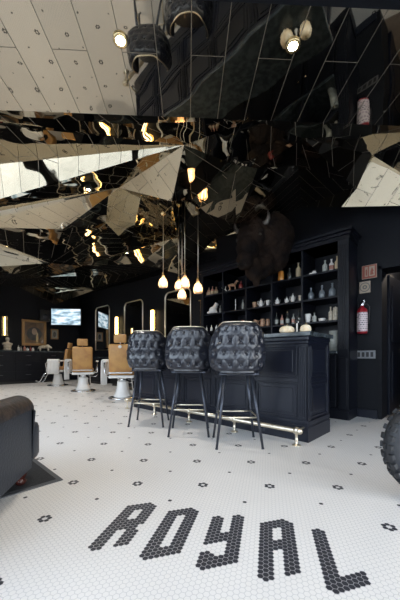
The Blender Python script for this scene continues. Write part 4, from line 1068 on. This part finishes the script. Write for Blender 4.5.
# ------------------------------------------------------------------ club chair, mat
mt_ = thing('floor_mat', 'dark square floor mat with a grey rubber edge under the leather chair', 'mat', (-2.75, .05, 0))
b = MB(); x1_, y1_ = -2.06, .788; x0_, y0_ = -3.5, -.75
P2(MB().box(x0_, x1_, y0_, y1_, .001, .008, .003), 'rubber_edge', 'matedge', mt_)
P2(MB().box(x0_+.035, x1_-.035, y0_+.035, y1_-.035, .008, .012, .002), 'pile', 'matrug', mt_)
P1c, P2c = CW(-1.144, 1.952), CW(-1.06, 1.51)
fw_ = (P1c-P2c).normalized()            # forward direction of the chair
lf = Vector((-fw_.y, fw_.x, 0))
rzc = math.atan2(-fw_.x, fw_.y)
so = thing('club_chair', 'dark leather club chair on turned mahogany feet, cut off at the left edge', 'armchair', P1c+Vector((0, 0, .012)), rzc)
# local: +y forward (arm front face at y=0), +x right (outer arm face at x=0), body extends to -x
W_, D_ = .92, .86
def arm(x0, x1):
    b = MB(); pr = []
    cx, r = (x0+x1)/2, (x1-x0)/2
    pts = [(x0, .10), (x1, .10), (x1, .49)] + [(cx+(r+.012)*math.cos(a), .495+.085*math.sin(a)) for a in [PI*k/12 for k in range(0, 13)]] + [(x0, .49)]
    b.prism(pts, -D_, 0); 
    bmesh.ops.bevel(b.bm, geom=[e for e in b.bm.edges if abs(e.verts[0].co.y-e.verts[1].co.y) < 1e-5], offset=.018, segments=3, affect='EDGES')
    return b
arm(-.17, 0).build('arm', 'sofa', so, 35)
arm(-W_, -W_+.17).build('arm', 'sofa', so, 35)
for xc in (-.085, -W_+.085):
    b = MB(); N_ = 14; R0 = .093
    vs = []
    for yy in (-D_+.02, -.02):
        vs.append([b.bm.verts.new((xc+(R0+.006)*math.cos(PI*k/N_), yy, .498+.092*math.sin(PI*k/N_))) for k in range(N_+1)])
    for k in range(N_): b.bm.faces.new((vs[0][k], vs[0][k+1], vs[1][k+1], vs[1][k])).smooth = True
    b.build('arm_cap', 'worn', so)
MB().box(-W_+.17, -.17, -D_+.1, .13, .10, .26, .02).build('seat_base', 'sofa', so, 40)
MB().box(-W_+.165, -.165, -D_+.2, .14, .26, .40, .045).build('seat_cushion', 'sofa', so, 50)
b = MB(); b.box(-W_+.02, -.02, -D_-.12, -D_+.10, .10, .80, .06); b.build('backrest', 'sofa', so, 50)
for xa_ in (-.16, -W_+.004): MB().box(xa_, xa_+.156, -.005, .165, .12, .385, .04).build('front_pad', 'sofa', so, 50)
for (x, y) in ((-.06, -.045), (-W_+.06, -.045), (-.06, -D_), (-W_+.06, -D_)):
    MB().lathe([(0, 0), (.022, 0), (.030, .008), (.033, .024), (.024, .04), (.027, .045), (.040, .07), (.044, .10), (0, .10)], 20).build('leg', 'mahogany', so).location = (x, y, 0)

# ------------------------------------------------------------------ knobbly wheel at the right edge
wp = CW((440-200)/FP*1.69, 1.69, .325)
wh = thing('motorcycle_wheel', 'knobbly black motorcycle wheel standing at the right edge of the floor', 'wheel', (wp.x, wp.y, 0.0), YAW-.12)
R_ = .322; ZC = .322
ax = TR(0, 0, ZC) @ RX(PI/2)
def ring(prof, seg=72):
    b = MB(); rings = []
    for k in range(seg):
        a = 2*PI*k/seg
        rings.append([b.bm.verts.new((r*math.cos(a), y, ZC+r*math.sin(a))) for r, y in prof])
    n = len(prof)
    for k in range(seg):
        A, B = rings[k], rings[(k+1) % seg]
        for j in range(n): b.bm.faces.new((A[j], A[(j+1) % n], B[(j+1) % n], B[j])).smooth = True
    return b
_t = ring([(R_-.012-.052*(1-math.cos(a)), .058*math.sin(a)) for a in [2*PI*k/16 for k in range(16)]])
b = _t
for k in range(34):
    a = 2*PI*k/34
    for yy, w_, r_, tl in ((-.045, .030, .305, .5), (.045, .030, .305, -.5), (-.014 if k % 2 else .014, .026, .315, 0)):
        m_ = TR(0, 0, ZC) @ RY(-a) @ TR(r_-.009, yy, 0) @ RZ(-tl if yy else 0)
        b.box(-.012, .014, -w_/2, w_/2, -.016, .016, .003, mtx=m_)
b.build('tyre', 'rubber', wh)
M['rim'] = mat('grey_wheel_rim', (.12, .14, .15), .4, .6, bump=(.03, 30))
ring([(.232, -.026), (.236, -.028), (.244, -.020), (.236, -.012), (.218, 0), (.236, .012), (.244, .020), (.236, .028), (.232, .026), (.205, .012), (.205, -.012)]).build('rim', 'rim', wh)
MB().lathe([(0, -.07), (.014, -.07), (.014, -.045), (.05, -.043), (.05, -.034), (.024, -.03), (.024, .03), (.05, .034), (.05, .043), (.014, .045), (.014, .07), (0, .07)], 24, mtx=ax).build('hub', 'chrome', wh)
sp0 = None
for k in range(32):
    a = 2*PI*k/32; y_ = .036 if k % 2 else -.036; a2 = a + (.45 if (k//2) % 2 else -.45)
    MB().tube([(.044*math.cos(a2), y_, ZC+.044*math.sin(a2)), (.212*math.cos(a), y_*.15, ZC+.212*math.sin(a))], .0022, 5).build('spoke', 'chrome', wh)

# ------------------------------------------------------------------ world, camera, view
w = bpy.data.worlds.new('daylight'); S.world = w; w.use_nodes = True
nt = w.node_tree; bg = nt.nodes['Background']
sky = nt.nodes.new('ShaderNodeTexSky'); sky.sky_type = 'NISHITA'; sky.sun_disc = False; sky.sun_elevation = math.radians(38); sky.sun_rotation = math.radians(60); sky.air_density = 1.6; sky.dust_density = 3
mxw = nt.nodes.new('ShaderNodeMix'); mxw.data_type = 'RGBA'; mxw.inputs[0].default_value = .75; mxw.inputs[7].default_value = (.82, .93, 1.12, 1)
mul = nt.nodes.new('ShaderNodeVectorMath'); mul.operation = 'SCALE'; mul.inputs['Scale'].default_value = .22
nt.links.new(sky.outputs[0], mul.inputs[0]); nt.links.new(mul.outputs[0], mxw.inputs[6]); nt.links.new(mxw.outputs[2], bg.inputs[0])
bg.inputs['Strength'].default_value = 5.0

cam = bpy.data.cameras.new('camera'); co = bpy.data.objects.new('camera', cam); COL.objects.link(co)
co.location = (0, 0, H0); co.rotation_euler = (PI/2, 0, YAW)
cam.sensor_fit = 'VERTICAL'; cam.sensor_height = 36; cam.lens = FP/600*36; cam.shift_y = (HOR-300)/600
cam.clip_start = .05
S.camera = co
vs_ = S.view_settings; vs_.view_transform = 'Standard'; vs_.look = 'None'; vs_.gamma = 1; vs_.exposure = 0.62
S.cycles.max_bounces = 10; S.cycles.glossy_bounces = 6; S.cycles.diffuse_bounces = 4; S.cycles.transparent_max_bounces = 12
S.cycles.sample_clamp_indirect = 6
